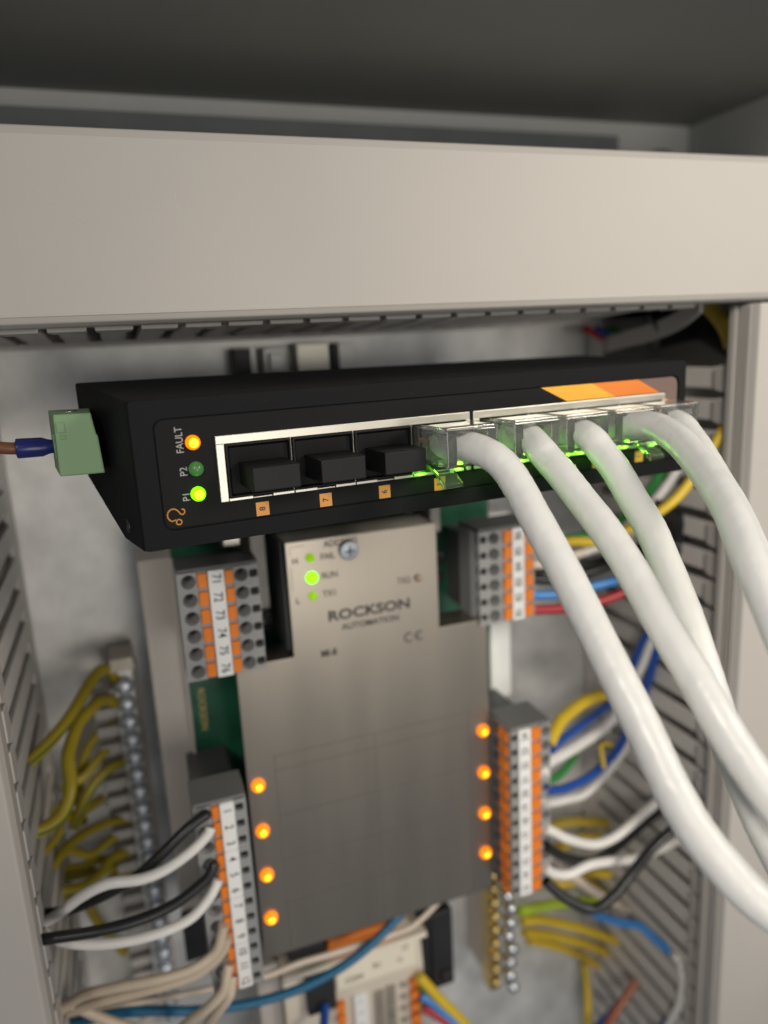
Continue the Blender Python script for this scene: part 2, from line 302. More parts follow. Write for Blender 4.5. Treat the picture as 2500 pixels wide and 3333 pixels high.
# ------------------------------------------------------------------ wire and cable centre lines (mm)
WIRES = [
 ("wire", "upper black wire from grey lower left terminal block, entering beside marker 1", "black", 1.45, [[10.3, 187.0, -122.0], [7.2, 186.4, -123.0], [3.5, 185.7, -124.9], [-3.6, 185.1, -129.9], [-10.5, 186.0, -135.0], [-19.6, 189.0, -140.0], [-28.6, 193.4, -144.5], [-35.3, 197.0, -146.2]]),
 ("wire", "upper white wire crossing over the black one beside markers 2 and 3", "white", 1.45, [[10.6, 187.0, -126.4], [9.7, 186.2, -127.7], [5.0, 183.8, -129.7], [-1.9, 181.5, -131.4], [-8.3, 180.8, -131.9], [-16.4, 182.2, -131.7], [-23.0, 185.1, -135.3], [-30.1, 189.7, -142.1], [-35.0, 193.0, -146.2]]),
 ("wire", "lower black wire from grey lower left terminal block, beside marker 5", "black", 1.45, [[10.8, 187.0, -137.6], [9.7, 186.2, -139.1], [7.0, 184.8, -140.8], [-0.9, 181.7, -142.6], [-9.6, 179.7, -142.7], [-19.7, 179.3, -142.3], [-29.6, 180.7, -141.9], [-35.7, 182.0, -142.0]]),
 ("wire", "lower white wire sagging under the black wires beside marker 6", "white", 1.45, [[11.1, 187.0, -142.9], [10.2, 186.5, -144.4], [7.8, 185.4, -146.9], [2.9, 183.9, -149.9], [-4.0, 183.0, -150.9], [-12.5, 183.2, -151.0], [-20.9, 185.0, -150.8], [-29.0, 188.1, -149.9], [-34.9, 191.0, -147.2]]),
 ("wire", "upper beige wire with tiny black print leaving beside marker 8", "beige", 1.45, [[11.2, 187.0, -157.7], [10.4, 186.8, -160.3], [8.0, 186.4, -165.3], [1.2, 186.2, -168.2], [-7.9, 187.2, -169.0], [-19.0, 190.5, -170.4], [-28.2, 194.6, -173.4], [-34.6, 198.0, -178.6]]),
 ("wire", "second beige wire just below the printed beige one, beside marker 9", "beige", 1.45, [[11.7, 187.0, -162.0], [10.9, 187.2, -165.0], [8.3, 187.5, -168.4], [1.5, 188.4, -172.5], [-8.3, 190.4, -174.5], [-19.7, 194.1, -176.9], [-26.8, 197.0, -179.1], [-33.5, 200.0, -182.2]]),
 ("wire", "beige wire curving down to the picture bottom beside marker 11", "beige", 1.5, [[11.4, 187.0, -171.2], [10.5, 186.1, -173.3], [8.9, 185.0, -177.4], [4.3, 185.2, -181.5], [-1.5, 188.5, -187.5], [-8.7, 196.0, -200.0]]),
 ("wire", "beige wire curving down beside marker 12, right of its twin", "beige", 1.5, [[11.9, 187.0, -175.7], [11.3, 185.9, -177.1], [10.1, 184.8, -179.9], [5.4, 187.8, -187.9], [1.1, 196.0, -200.8]]),
 ("wire", "short beige wire at the bottom left, sloping down to the right", "beige", 1.5, [[-33.7, 200.0, -178.9], [-31.0, 199.4, -180.9], [-23.2, 197.5, -186.9], [-16.4, 196.0, -191.2]]),
 ("wire", "long thin pale wire running under the steel plate from left to right", "pale", 1.0, [[-28.3, 206.0, -190.7], [-21.3, 205.3, -190.5], [-9.4, 204.2, -191.3], [7.5, 203.2, -192.7], [23.0, 203.0, -194.3], [34.0, 203.2, -193.7], [46.6, 203.8, -194.7], [70.2, 205.8, -196.7], [77.0, 206.5, -195.7], [83.4, 207.3, -192.5], [88.5, 208.0, -188.9]]),
 ("wire", "teal blue wire sweeping along the bottom, below the steel plate", "teal", 1.45, [[-37.0, 206.0, -192.1], [-30.8, 205.0, -191.2], [-22.3, 203.8, -191.0], [-12.1, 202.5, -192.8], [-0.2, 201.3, -196.5], [12.2, 200.6, -199.1], [23.8, 200.4, -200.6], [35.8, 200.6, -200.6], [48.7, 201.2, -198.2], [58.9, 201.9, -194.0], [66.7, 202.6, -189.3], [70.3, 203.0, -186.8]]),
 ("earth_wire", "thick yellow and green earth wire curving down from first screw of left earth bar", "yellowgreen", 2.3, [[-10.2, 250.0, -106.8], [-12.6, 245.2, -99.3], [-15.7, 242.1, -98.7], [-19.3, 236.9, -101.4], [-24.4, 229.1, -106.0], [-30.2, 222.1, -109.3], [-36.0, 216.0, -111.6]]),
 ("earth_wire", "yellow earth wire making a wide downward loop beside left duct", "yellowgreen", 2.4, [[-10.1, 250.0, -114.2], [-15.3, 243.3, -108.6], [-19.4, 237.2, -108.7], [-22.6, 231.6, -110.0], [-25.2, 224.3, -113.9], [-25.7, 221.3, -116.3], [-25.6, 216.3, -121.8], [-28.1, 212.5, -126.9], [-32.6, 210.0, -128.9], [-37.7, 208.0, -128.5]]),
 ("earth_wire", "dim yellow earth wire behind the looped one, beside fifth screw", "yellow", 1.9, [[-9.0, 252.0, -130.4], [-16.3, 248.7, -129.2], [-20.5, 246.2, -131.4], [-24.7, 243.5, -134.4], [-31.1, 240.0, -135.2]]),
 ("earth_wire", "yellow earth wire sloping down left, ending at left duct slot", "yellow", 1.9, [[-10.8, 252.0, -158.8], [-19.1, 245.1, -154.0], [-26.6, 238.1, -151.6], [-32.3, 231.5, -151.5], [-35.5, 226.0, -153.3]]),
 ("earth_wire", "dark yellow earth wire between the sloping and the lower looped ones", "yellow", 1.8, [[-9.8, 252.0, -164.0], [-18.0, 248.5, -162.3], [-25.8, 244.7, -164.0], [-31.6, 241.8, -159.0], [-35.3, 240.0, -158.9]]),
 ("earth_wire", "yellow earth wire bending up behind the white terminal wire", "yellow", 2.0, [[-10.0, 252.0, -170.2], [-19.3, 245.9, -168.0], [-23.4, 241.9, -170.0], [-29.0, 237.4, -169.9], [-36.2, 232.0, -165.4]]),
 ("earth_wire", "upper dim yellow earth wire arching above the bending one", "yellow", 1.8, [[-12.7, 254.0, -175.8], [-21.0, 249.2, -174.8], [-27.5, 245.4, -171.4], [-36.4, 240.0, -167.0]]),
 ("earth_wire", "yellow earth wire dropping behind the lower black wire", "yellow", 2.0, [[-29.7, 248.0, -184.1], [-28.9, 248.7, -189.3], [-27.2, 249.6, -195.5], [-24.1, 250.9, -204.3], [-20.6, 252.0, -211.9]]),
 ("earth_wire", "yellow and green earth wire at bottom left, beneath beige wires", "yellowgreen", 2.0, [[-34.2, 248.0, -230.9], [-30.0, 249.0, -230.9], [-23.0, 250.7, -231.7], [-18.0, 252.0, -229.7]]),
 ("earth_wire", "thin bright yellow wire crossing above the left duct edge", "yellow", 1.4, [[-30.6, 222.0, -138.1], [-32.2, 218.1, -138.7], [-35.1, 212.5, -138.5], [-37.5, 208.0, -137.8]]),
 ("earth_wire", "dim yellow earth wire hanging straight down behind the wide loop", "yellow", 2.0, [[-9.5, 252.0, -122.1], [-16.5, 250.9, -122.3], [-22.0, 249.8, -127.2], [-25.8, 248.4, -135.8], [-27.2, 247.2, -144.0], [-27.1, 246.0, -152.6]]),
 ("earth_wire", "yellow and green earth wire crossing low behind the wide loop", "yellowgreen", 2.1, [[-8.9, 250.0, -135.3], [-16.1, 246.0, -134.7], [-22.2, 241.7, -137.5], [-26.3, 237.2, -142.6], [-28.7, 234.0, -146.6]]),
 ("earth_wire", "short shaded yellow earth wire tucked beside left duct fingers", "yellow", 2.0, [[-20.5, 248.0, -146.4], [-26.0, 241.2, -145.2], [-30.2, 236.2, -143.1], [-32.8, 232.0, -137.5]]),
 ("earth_wire", "shaded yellow earth wire, lowest of the tangle by the left duct", "yellow", 2.0, [[-12.1, 254.0, -179.8], [-19.4, 249.8, -178.3], [-25.6, 245.5, -179.2], [-31.2, 241.9, -177.6], [-37.0, 238.0, -172.6]]),
 ("earth_wire", "shaded yellow earth wire looping under the bending one", "yellow", 1.9, [[-11.9, 254.0, -173.5], [-17.6, 251.7, -172.7], [-24.4, 248.9, -169.8], [-29.3, 246.8, -169.2], [-35.6, 244.0, -166.4]]),
 ("wire", "thick printed yellow wire arching up from top of lower right terminal block", "yellow", 2.3, [[121.5, 194.0, -132.3], [125.4, 197.4, -131.0], [132.3, 202.5, -129.5], [146.4, 210.3, -129.9], [160.5, 216.9, -132.6], [179.5, 225.0, -138.0]]),
 ("wire", "blue wire just under the thick printed yellow one", "blue", 1.5, [[122.0, 193.0, -133.6], [127.7, 197.3, -134.4], [141.2, 206.3, -137.0], [160.3, 218.3, -139.8], [177.6, 228.0, -142.9]]),
 ("wire", "white looped wire, uppermost white on lower right terminal block", "white", 2.1, [[116.8, 189.0, -140.1], [117.6, 191.0, -138.6], [121.0, 193.3, -138.0], [129.1, 197.5, -139.5], [138.8, 202.7, -141.2], [156.2, 212.5, -143.7], [171.6, 222.0, -144.1]]),
 ("wire", "green wire stub beside the white loop", "green", 1.5, [[120.8, 193.0, -144.6], [128.4, 199.2, -148.5], [137.3, 207.0, -151.6], [145.9, 215.0, -153.8]]),
 ("wire", "blue wire curving from middle of lower right terminal block to cable", "blue", 1.6, [[118.4, 190.0, -145.9], [122.0, 192.1, -148.1], [131.5, 197.4, -152.7], [147.8, 206.2, -157.0], [165.6, 215.5, -156.4], [176.1, 222.0, -151.8]]),
 ("wire", "white wire following below the middle blue one", "white", 1.6, [[117.8, 190.0, -150.3], [122.5, 192.8, -153.3], [132.3, 198.4, -158.1], [142.4, 203.9, -162.3], [156.0, 211.8, -163.6], [167.8, 218.4, -162.5], [177.9, 224.0, -159.9]]),
 ("wire", "thin yellow wire loop in front of the middle blue wire", "yellow", 0.8, [[151.6, 205.0, -154.8], [152.2, 206.4, -152.0], [152.4, 208.0, -148.5], [154.7, 209.0, -147.7], [158.5, 210.0, -149.8]]),
 ("wire", "white wire dipping then rising right below the split in marker strip", "white", 1.7, [[116.8, 189.0, -158.9], [120.4, 189.5, -161.7], [127.0, 190.4, -167.1], [138.2, 192.2, -173.7], [149.0, 194.6, -175.7], [163.2, 199.2, -174.7], [179.1, 205.0, -173.7]]),
 ("wire", "black wire hanging just below the dipping white one", "black", 1.7, [[117.5, 189.0, -166.1], [120.6, 189.9, -169.4], [127.9, 191.7, -175.9], [139.9, 194.4, -182.6], [152.9, 197.9, -183.0], [167.3, 202.4, -181.2], [182.5, 207.0, -179.8]]),
 ("wire", "white wire, lowest white on lower right terminal block", "white", 1.7, [[116.7, 189.0, -173.7], [120.2, 189.2, -177.4], [126.5, 189.5, -180.0], [135.6, 190.2, -179.7], [146.8, 191.5, -182.6], [157.3, 193.0, -185.9], [168.5, 195.0, -187.0], [183.8, 198.0, -188.4]]),
 ("wire", "black wire making the deepest sag on lower right", "black", 1.8, [[117.4, 189.0, -179.4], [119.4, 187.9, -181.9], [124.0, 185.8, -186.6], [132.4, 183.6, -191.2], [140.3, 182.6, -187.7], [147.9, 182.9, -181.3], [157.0, 184.8, -176.3], [170.2, 188.0, -173.2]]),
 ("wire", "pinkish beige wire sloping down right behind the deep black sag", "pale", 1.7, [[120.8, 195.0, -174.2], [125.8, 198.0, -180.3], [146.9, 209.8, -206.2], [164.7, 218.3, -225.0], [181.8, 226.0, -243.6]]),
 ("earth_wire", "yellow earth wire running right behind the dipping white wire", "yellow", 2.0, [[154.7, 246.0, -206.8], [161.4, 244.4, -205.9], [169.5, 242.6, -206.6], [181.2, 240.0, -209.1]]),
 ("earth_wire", "yellow earth wire in the gap above the upper black wire on right", "yellow", 2.2, [[153.2, 246.0, -220.0], [159.4, 243.7, -216.5], [165.6, 241.3, -213.0], [175.8, 238.0, -213.0]]),
 ("earth_wire", "yellow and green earth wire under the lowest white wire on right", "yellowgreen", 2.2, [[153.2, 246.0, -232.4], [162.3, 243.3, -231.8], [171.5, 240.5, -231.5], [180.2, 238.0, -232.8]]),
 ("earth_wire", "yellow earth wire ending in a green tip inside the black sag", "yellowgreen", 2.2, [[153.5, 244.0, -235.7], [161.2, 241.5, -233.2], [170.3, 238.6, -235.6], [177.3, 236.0, -241.3]]),
 ("earth_wire", "lime green and yellow earth wire from top of right earth bar", "lime", 2.2, [[131.3, 232.0, -230.3], [137.8, 233.3, -232.5], [147.9, 235.2, -235.5], [158.3, 237.1, -239.5], [174.6, 240.0, -245.9]]),
 ("earth_wire", "upper of three parallel yellow earth wires from right earth bar", "yellow", 2.0, [[133.8, 234.0, -237.7], [142.7, 234.0, -240.3], [151.7, 234.0, -245.0], [164.1, 234.0, -252.5], [182.0, 234.0, -265.3]]),
 ("earth_wire", "middle of three parallel yellow earth wires from right earth bar", "yellow", 2.0, [[136.8, 238.0, -247.7], [145.3, 238.4, -251.8], [154.8, 238.8, -257.1], [167.9, 239.3, -265.8], [185.1, 240.0, -279.4]]),
 ("earth_wire", "short yellow earth wire, lowest of three from right earth bar", "yellow", 1.9, [[142.5, 244.0, -258.7], [153.8, 244.6, -265.7], [163.8, 245.1, -273.1], [173.3, 245.6, -281.2], [180.4, 246.0, -288.5]]),
 ("wire", "light blue wire turning dark blue into right duct fingers", "skyblue", 1.7, [[162.1, 228.0, -237.2], [165.6, 223.2, -238.0], [171.1, 216.4, -237.3], [174.9, 211.6, -235.8], [177.5, 205.4, -237.8], [180.3, 198.0, -239.7]]),
 ("wire", "white wire curling down at bottom right beside right duct", "white", 1.5, [[178.5, 196.0, -237.3], [180.6, 194.0, -241.3], [180.3, 192.1, -248.0], [179.4, 192.5, -258.1], [178.2, 195.8, -269.7], [177.7, 200.0, -281.3]]),
 ("wire", "blue wire behind the curling white one at bottom right", "blue", 1.5, [[182.5, 197.0, -240.4], [185.8, 196.1, -248.1], [185.3, 195.9, -256.4], [182.5, 197.4, -267.1], [178.8, 200.6, -277.1], [176.6, 204.0, -286.5]]),
 ("earth_wire", "upright yellow and green wire at bottom, right of cream module", "yellowgreen", 1.9, [[165.7, 236.0, -273.2], [165.3, 233.5, -280.5], [164.3, 231.0, -287.6], [161.3, 226.0, -301.1]]),
 ("wire", "orange brown wire slanting at bottom right", "brown", 1.6, [[176.5, 214.0, -265.3], [171.2, 213.4, -270.4], [165.5, 212.8, -275.2], [159.0, 212.0, -282.5]]),
 ("wire", "dark blue wire beside the orange brown one at the bottom", "blue", 1.5, [[176.5, 226.0, -289.3], [170.4, 224.3, -290.9], [162.6, 222.2, -292.1], [154.9, 220.0, -293.7]]),
 ("wire", "dark red wire from lowest clamp of upper right terminal block", "red", 1.6, [[119.3, 201.0, -86.8], [122.8, 200.7, -87.3], [132.9, 200.0, -88.1], [146.0, 199.8, -87.7], [155.0, 200.3, -86.4], [167.6, 201.8, -83.6], [178.2, 203.6, -80.1], [183.9, 205.0, -76.1]]),
 ("wire", "light blue wire above the red one on upper right terminal block", "skyblue", 1.6, [[119.4, 201.0, -81.5], [123.1, 201.1, -82.5], [132.6, 201.3, -83.3], [143.9, 202.0, -83.0], [156.0, 203.4, -82.8], [169.3, 205.6, -81.5], [180.4, 208.0, -77.0]]),
 ("wire", "black wire above the light blue one on upper right terminal block", "black", 1.6, [[120.0, 202.0, -76.7], [123.9, 202.3, -77.7], [133.8, 203.2, -79.2], [146.0, 205.1, -78.9], [159.4, 208.0, -78.4], [175.7, 212.0, -78.4]]),
 ("wire", "second black wire on upper right terminal block, behind second cable", "black", 1.6, [[123.6, 208.0, -76.3], [133.1, 209.5, -77.1], [146.7, 211.5, -78.6], [161.0, 213.6, -77.9], [177.5, 216.0, -76.2]]),
 ("wire", "pale wire beside markers of upper right terminal block", "pale", 1.5, [[120.0, 202.0, -71.8], [125.4, 202.9, -72.6], [135.9, 204.7, -72.1], [145.4, 206.2, -71.5], [156.7, 208.0, -71.4], [168.4, 210.0, -67.9]]),
 ("wire", "yellow wire crossing behind the network cables to right duct", "yellow", 1.6, [[119.7, 202.0, -66.8], [125.5, 199.3, -65.5], [131.7, 196.6, -64.5], [139.4, 193.6, -64.7], [148.5, 190.3, -61.2], [158.6, 187.6, -55.9], [166.6, 186.1, -49.2], [177.1, 185.1, -35.5], [181.2, 185.0, -29.6]]),
 ("wire", "green wire rising behind the network cables", "green", 1.6, [[121.5, 205.0, -66.8], [129.5, 205.8, -66.5], [138.4, 206.7, -66.6], [148.8, 207.6, -66.7], [160.3, 208.8, -63.2], [172.2, 210.3, -55.3], [177.9, 211.1, -49.8], [183.1, 212.0, -43.3]]),
 ("wire", "white wire between the green and the yellow one, behind cables", "white", 1.6, [[136.8, 206.0, -72.9], [148.8, 205.8, -70.3], [159.8, 205.6, -64.9], [170.8, 205.3, -57.5], [178.2, 205.1, -50.0], [182.3, 205.0, -43.4]]),
 ("wire", "dark blue wire looping in front of right duct fingers", "blue", 1.6, [[171.0, 204.0, -58.2], [176.8, 204.5, -61.7], [180.8, 205.0, -67.3], [180.8, 205.5, -73.0], [177.4, 206.0, -77.2]]),
 ("wire", "black bundled wire round the dark blue loop", "black", 3.4, [[169.0, 203.0, -59.4], [175.3, 203.5, -61.9], [180.4, 204.1, -67.6], [180.9, 204.7, -74.0], [176.1, 205.3, -76.8], [168.1, 206.0, -75.8]]),
 ("wire", "left blue wire dropping between first and second network cable", "blue", 1.7, [[175.7, 206.0, -101.1], [173.6, 210.6, -109.5], [173.2, 215.4, -119.9], [172.9, 219.5, -129.0], [170.2, 226.0, -143.0]]),
 ("wire", "white wire dropping between two blue ones", "white", 1.7, [[177.1, 206.0, -103.7], [174.7, 209.0, -110.9], [174.4, 213.3, -121.7], [174.0, 217.8, -131.1], [173.2, 226.0, -146.4]]),
 ("wire", "right blue wire dropping between first and second network cable", "blue", 1.7, [[178.7, 206.0, -107.6], [176.5, 208.4, -114.7], [177.4, 212.4, -125.7], [179.0, 217.9, -137.3], [180.7, 226.0, -152.1]]),
 ("wire", "yellow wire at top right, curving out of the bent duct finger", "yellow", 2.6, [[183.5, 200.0, 7.9], [185.7, 198.2, 5.3], [187.7, 196.2, 1.8], [188.8, 194.1, -2.2], [188.6, 192.0, -6.6]]),
 ("wire", "thick black sheathed wire behind bent finger at top right", "black", 6.5, [[181.1, 222.0, -1.0], [189.3, 219.2, 1.0], [198.7, 216.2, 1.7], [210.2, 212.0, -5.2]]),
 ("wire", "red wire end showing through top right duct slot", "red", 1.3, [[170.3, 246.0, 1.8], [176.0, 248.1, -0.0], [180.8, 250.0, -1.9]]),
 ("wire", "blue wire end showing through top right duct slot", "blue", 1.3, [[175.8, 246.0, 1.6], [181.6, 248.2, -0.3], [186.5, 250.0, -1.9]]),
 ("wire", "green wire end showing through top right duct slot", "green", 1.3, [[181.4, 246.0, 1.2], [187.3, 248.2, -0.5], [192.3, 250.0, -1.8]]),
 ("wire", "green wire on cream module, beneath the yellow one", "green", 1.4, [[79.4, 214.0, -229.1], [81.2, 213.0, -232.1], [84.6, 211.3, -236.7], [90.2, 208.0, -246.7]]),
 ("wire", "yellow wire leaving right edge of cream module", "yellow", 1.9, [[78.4, 212.0, -223.8], [80.2, 211.5, -226.4], [85.3, 210.0, -234.3], [91.7, 208.2, -243.4], [99.1, 206.0, -255.4]]),
 ("wire", "sky blue wire leaving right edge of cream module", "skyblue", 1.7, [[79.0, 212.0, -232.4], [82.1, 210.9, -235.0], [87.1, 208.9, -240.8], [94.2, 206.0, -249.8]]),
 ("wire", "bright red wire leaving right edge of cream module", "red", 1.8, [[79.7, 212.0, -238.1], [81.9, 211.0, -239.4], [86.9, 208.6, -243.4], [91.7, 206.0, -248.1]]),
 ("wire", "short dark blue wire in left clamp of cream module", "blue", 1.6, [[43.1, 211.0, -221.7], [42.3, 208.6, -222.2], [41.3, 205.8, -222.8], [39.7, 202.0, -223.3]]),
]
BROWN = [[-34.7, 22.0, -1.1], [-36.3, 22.0, -0.6], [-37.8, 22.0, 0.0], [-41.0, 22.0, 1.0]]
CABLES = [[[66.5, 147.2, -21.5], [67.0, 141.2, -21.5], [67.5, 135.7, -21.5], [69.0, 130.0, -22.8], [70.3, 126.8, -25.1], [71.0, 122.8, -28.8], [71.2, 119.7, -31.8], [72.2, 110.9, -40.6], [73.0, 103.4, -48.7], [73.9, 96.7, -56.5], [75.1, 90.8, -64.1], [76.2, 86.1, -71.0], [78.2, 82.0, -77.4], [82.0, 77.8, -84.0], [85.2, 75.3, -87.9], [89.0, 73.1, -91.1]], [[83.6, 148.7, -21.4], [84.2, 142.7, -21.4], [83.2, 135.8, -23.4], [83.5, 132.6, -25.4], [83.9, 128.7, -27.8], [84.3, 122.0, -32.2], [84.7, 115.5, -36.5], [84.9, 108.3, -41.9], [84.8, 99.4, -49.5], [85.5, 91.7, -56.8], [86.8, 85.6, -64.2], [89.6, 80.4, -71.7], [93.6, 76.5, -79.2]], [[97.2, 149.9, -21.4], [97.7, 143.9, -21.4], [97.1, 137.6, -22.5], [97.5, 134.1, -25.1], [97.8, 129.9, -28.3], [97.6, 123.8, -33.6], [97.5, 118.1, -38.6], [96.6, 112.2, -44.6], [95.4, 104.5, -53.1], [94.2, 98.1, -61.4], [93.6, 92.3, -70.2], [94.4, 88.2, -77.1], [95.8, 84.7, -84.2], [98.4, 81.5, -91.8]], [[110.7, 151.1, -21.4], [111.2, 145.1, -21.3], [111.1, 138.6, -20.7], [110.9, 133.0, -20.7], [109.7, 125.5, -22.5], [107.6, 117.8, -25.4], [104.8, 109.5, -29.0], [102.1, 102.1, -33.0], [98.4, 93.5, -39.4], [97.3, 87.9, -45.4], [98.2, 84.6, -52.0]], [[124.3, 152.3, -21.3], [124.8, 146.3, -21.3], [123.8, 140.3, -22.2], [122.4, 135.6, -24.3], [120.5, 130.1, -27.0], [117.3, 121.7, -31.6], [114.3, 113.3, -36.5], [111.3, 104.9, -43.2], [110.2, 98.7, -50.3], [111.5, 94.8, -57.9]]]
LEO = [[-8.86, -15.33], [-9.58, -15.52], [-10.1, -15.21], [-10.4, -14.46], [-10.2, -13.68], [-9.65, -13.23], [-8.9, -13.23], [-8.31, -13.72], [-7.9, -14.3], [-7.49, -14.42], [-7.11, -14.07], [-7.22, -13.52], [-7.66, -13.4]] ; LEOC = [-8.36, -15.85]

# ------------------------------------------------------------------ setting: cabinet shell and mounting plate
def struct(name, g, m, base=(0, 0, 0), bevel=0, smooth=False):
    fr = Frame(base); o = part(name, g, m, None, fr, bevel, smooth); o.location = P(*base); o['kind'] = 'structure'; return o
struct('cabinet_back_wall', G().box(-260, 300, 300, 302, -420, 94), 'cabinet_paint')
struct('cabinet_roof', G().box(-260, 264, 166, 299.5, 90, 92), 'roof_paint_shaded')
struct('cabinet_side_wall', G().box(262, 264, 166, 299.5, -420, 89.7), 'cabinet_paint')
struct('mounting_plate', G().box(-120, 250, 260, 262.5, -400, 66), 'galvanised', bevel=0.4)

o, fr = thing('mounting_rail', 'dark steel rail along the back wall above the top duct', 'rail', (50, 295, 76))
part('rail_face', G().box(-240, 217, 290, 299, 70, 82.0), 'rail_grey', o, fr, bevel=0.8)
part('rail_lip', G().box(-240, 215.5, 286, 289.6, 70, 72.5), 'rail_grey', o, fr, bevel=0.4)
solo('cable_clamp', G().prism([(240,74),(252,74),(252,77.6),(249,79.2),(243,79.2),(240,77.6)], lambda u,v,t:(u,t,v), 297, 299.5), 'rail_grey',
     'small dark clamp on the back wall near its right corner', 'clamp', (246, 297, 78), bevel=0.3)

# vertical top-hat rail behind the switch
o, fr = thing('top_hat_rail', 'shiny vertical top-hat rail on the mounting plate behind the black switch', 'rail', (60, 258, -60))
prof = [(40,252),(46,252),(46,258.6),(74,258.6),(74,252),(80,252),(80,253.2),(75.2,253.2),(75.2,259.8),(44.8,259.8),(44.8,253.2),(40,253.2)]
part('rail_body', G().prism(prof, lambda u,v,t:(u,v,t), -255, 1.2), 'galvanised', o, fr, bevel=0.2)
part('rail_end_stop', G().box(48, 55.5, 249, 258, -9, 0.6).box(49.5, 54, 246.5, 249, -7, -1), 'galvanised', o, fr, bevel=0.4)
part('clamp_plate', G().box(59.5, 71, 250.5, 258, -9, 1.6), 'tin', o, fr, bevel=0.4)
part('clamp_foot', G().box(71.6, 74.2, 249.5, 258, -9, 1.0), 'black_plastic', o, fr, bevel=0.3)
part('clamp_foot', G().box(38.5, 44.0, 249.5, 258, -12, 0.8), 'black_plastic', o, fr, bevel=0.3)

# ------------------------------------------------------------------ wiring ducts
def finger_mesh(fn):
    """outline in (depth, along) extruded through the wall; catch head wider than the shank and proud of it"""
    g = G()
    poly = [(249,-3.3),(191.5,-3.3),(187.6,-4.0),(181.6,-4.2),(181.6,4.2),(187.6,4.0),(191.5,3.3),(249,3.3)]
    g.prism(poly, lambda u,v,t: fn(u,v,t), 0, 1.5)
    k = len(g.f)
    g.prism([(188.6,-3.3),(186.4,-4.0),(181.8,-4.15),(181.8,4.15),(186.4,4.0),(188.6,3.3)], lambda u,v,t: fn(u,v,t), -1.5, -0.05)
    for i in range(k, len(g.f)): g.mi[i] = 1
    return g
# right duct: fingers on its left wall
o, fr = thing('wiring_duct', 'upright grey slotted duct along the right side with smooth cover', 'wiring duct', (200, 260, -150))
cov = part('cover', G().prism([(177.6,174),(178.6,172),(216.4,172),(217.4,174),(217.4,181.2),(215.8,181.2),(215.8,174.2),(179.4,174.2),(179.4,181.2),(177.6,181.2)], lambda u,v,t:(u,v,t), -420, 6.2), 'duct', o, fr, bevel=0.5)
for k, (a, b) in enumerate([(174.2, 174.9), (175.6, 176.3), (177.0, 177.7), (178.9, 181.1)]):
    part('cover_rib', G().box(177.0-(0.9 if k == 3 else 0), 177.7, a, b, -420, 6.0), 'duct', cov, fr, bevel=0.2)
part('base', G().box(181, 216, 258, 259.7, -420, 45), 'duct_wall', o, fr)
part('wall_foot', G().box(179.9, 181.4, 249, 257.8, -420, 45), 'duct_wall', o, fr)
part('far_wall', G().box(213.5, 215, 184.2, 257.8, -420, 45), 'duct_wall', o, fr)
fm = finger_mesh(lambda u,v,t:(179.9+t, u, v-66.2))
f0 = part('finger', fm, ['duct_wall', 'duct'], o, fr, bevel=0.35)
for k in range(-6, 27):
    if k in (0, -6): continue
    c = copy_part(f0, o, (0, 0, -10.1*k))
    c.rotation_euler = (0, 0, 0)
bent = [(182.3,249,-4.5),(182,236,-2.5),(180.6,222,-0.8),(178.6,209,1.6),(176.2,199,4.2),(174.5,191,7.6)]
g = G()
for a, b in zip(spline(bent, 4), spline(bent, 4)[1:]):
    pass
sp = spline(bent, 4)
vs = []; fs = []
for i, p in enumerate(sp):
    for dx, dz in ((-0.75,-3), (0.75,-3), (0.75,3), (-0.75,3)): vs.append((p.x+dx, p.y, p.z+dz))
for i in range(len(sp)-1):
    for j in range(4): fs.append((i*4+j, i*4+(j+1)%4, (i+1)*4+(j+1)%4, (i+1)*4+j))
fs += [(0,1,2,3), tuple(len(vs)-4+j for j in range(4))]
b_ = part('finger', G().add(vs, fs), 'duct_wall', o, fr, bevel=0.3); b_['label'] = 'bent finger curling out under the top duct'

# left duct
o, fr = thing('wiring_duct', 'upright grey slotted duct at the lower left edge with dim cover', 'wiring duct', (-54, 260, -150))
cov = part('cover', G().prism([(-33,174),(-34,172),(-71,172),(-72,174),(-72,179.4),(-70.4,179.4),(-70.4,174.2),(-34.8,174.2),(-34.8,179.4),(-33,179.4)], lambda u,v,t:(u,v,t), -420, 6.2), 'duct', o, fr, bevel=0.5)
part('base', G().box(-71, -36.5, 258, 259.7, -420, 45), 'duct_wall', o, fr)
part('wall_foot', G().box(-35.9, -34.4, 247.4, 257.8, -420, 45), 'duct_wall', o, fr)
part('far_wall', G().box(-70.2, -68.8, 184.2, 257.8, -420, 45), 'duct_wall', o, fr)
f0 = part('finger', finger_mesh(lambda u,v,t:(-34.4-t, u-1.6, v-93.3)), ['duct_wall', 'duct'], o, fr, bevel=0.35)
for k in range(-9, 16):
    if k == 0: continue
    copy_part(f0, o, (0, 0, -10.5*k))

# top duct: fingers on its lower wall
o, fr = thing('wiring_duct', 'wide beige horizontal duct cover spanning the picture above the black switch', 'wiring duct', (70, 260, 26))
cov = part('cover', G().prism([(174,6.9),(172.6,7.6),(172,9),(172,43.6),(173,45.4),(175,46),(184,46),(184,44.4),(175,44.4),(173.8,43.2),(173.8,9.4),(175,8.4),(184,8.4),(184,6.9)], lambda u,v,t:(t,u,v), -160, 258), 'duct', o, fr, bevel=0.35)
part('cover_groove', G().box(-160, 258, 171.85, 172.4, 8.9, 9.5), 'duct', cov, fr, bevel=0.12)
for sc in ([(-9.4,33.2),(-7.1,31.5),(-4.5,29.2),(0.1,26.3)], [(17.3,32.9),(17.4,32.0)], [(17.4,31.2),(17.5,30.3),(18.2,31.0)], [(46.3,34.8),(46.2,32.2)]):
    part('scratch', G().tube([(x_, 171.99, z_) for x_, z_ in sc], 0.035, n=5, sub=4), 'label_pale', cov, fr)
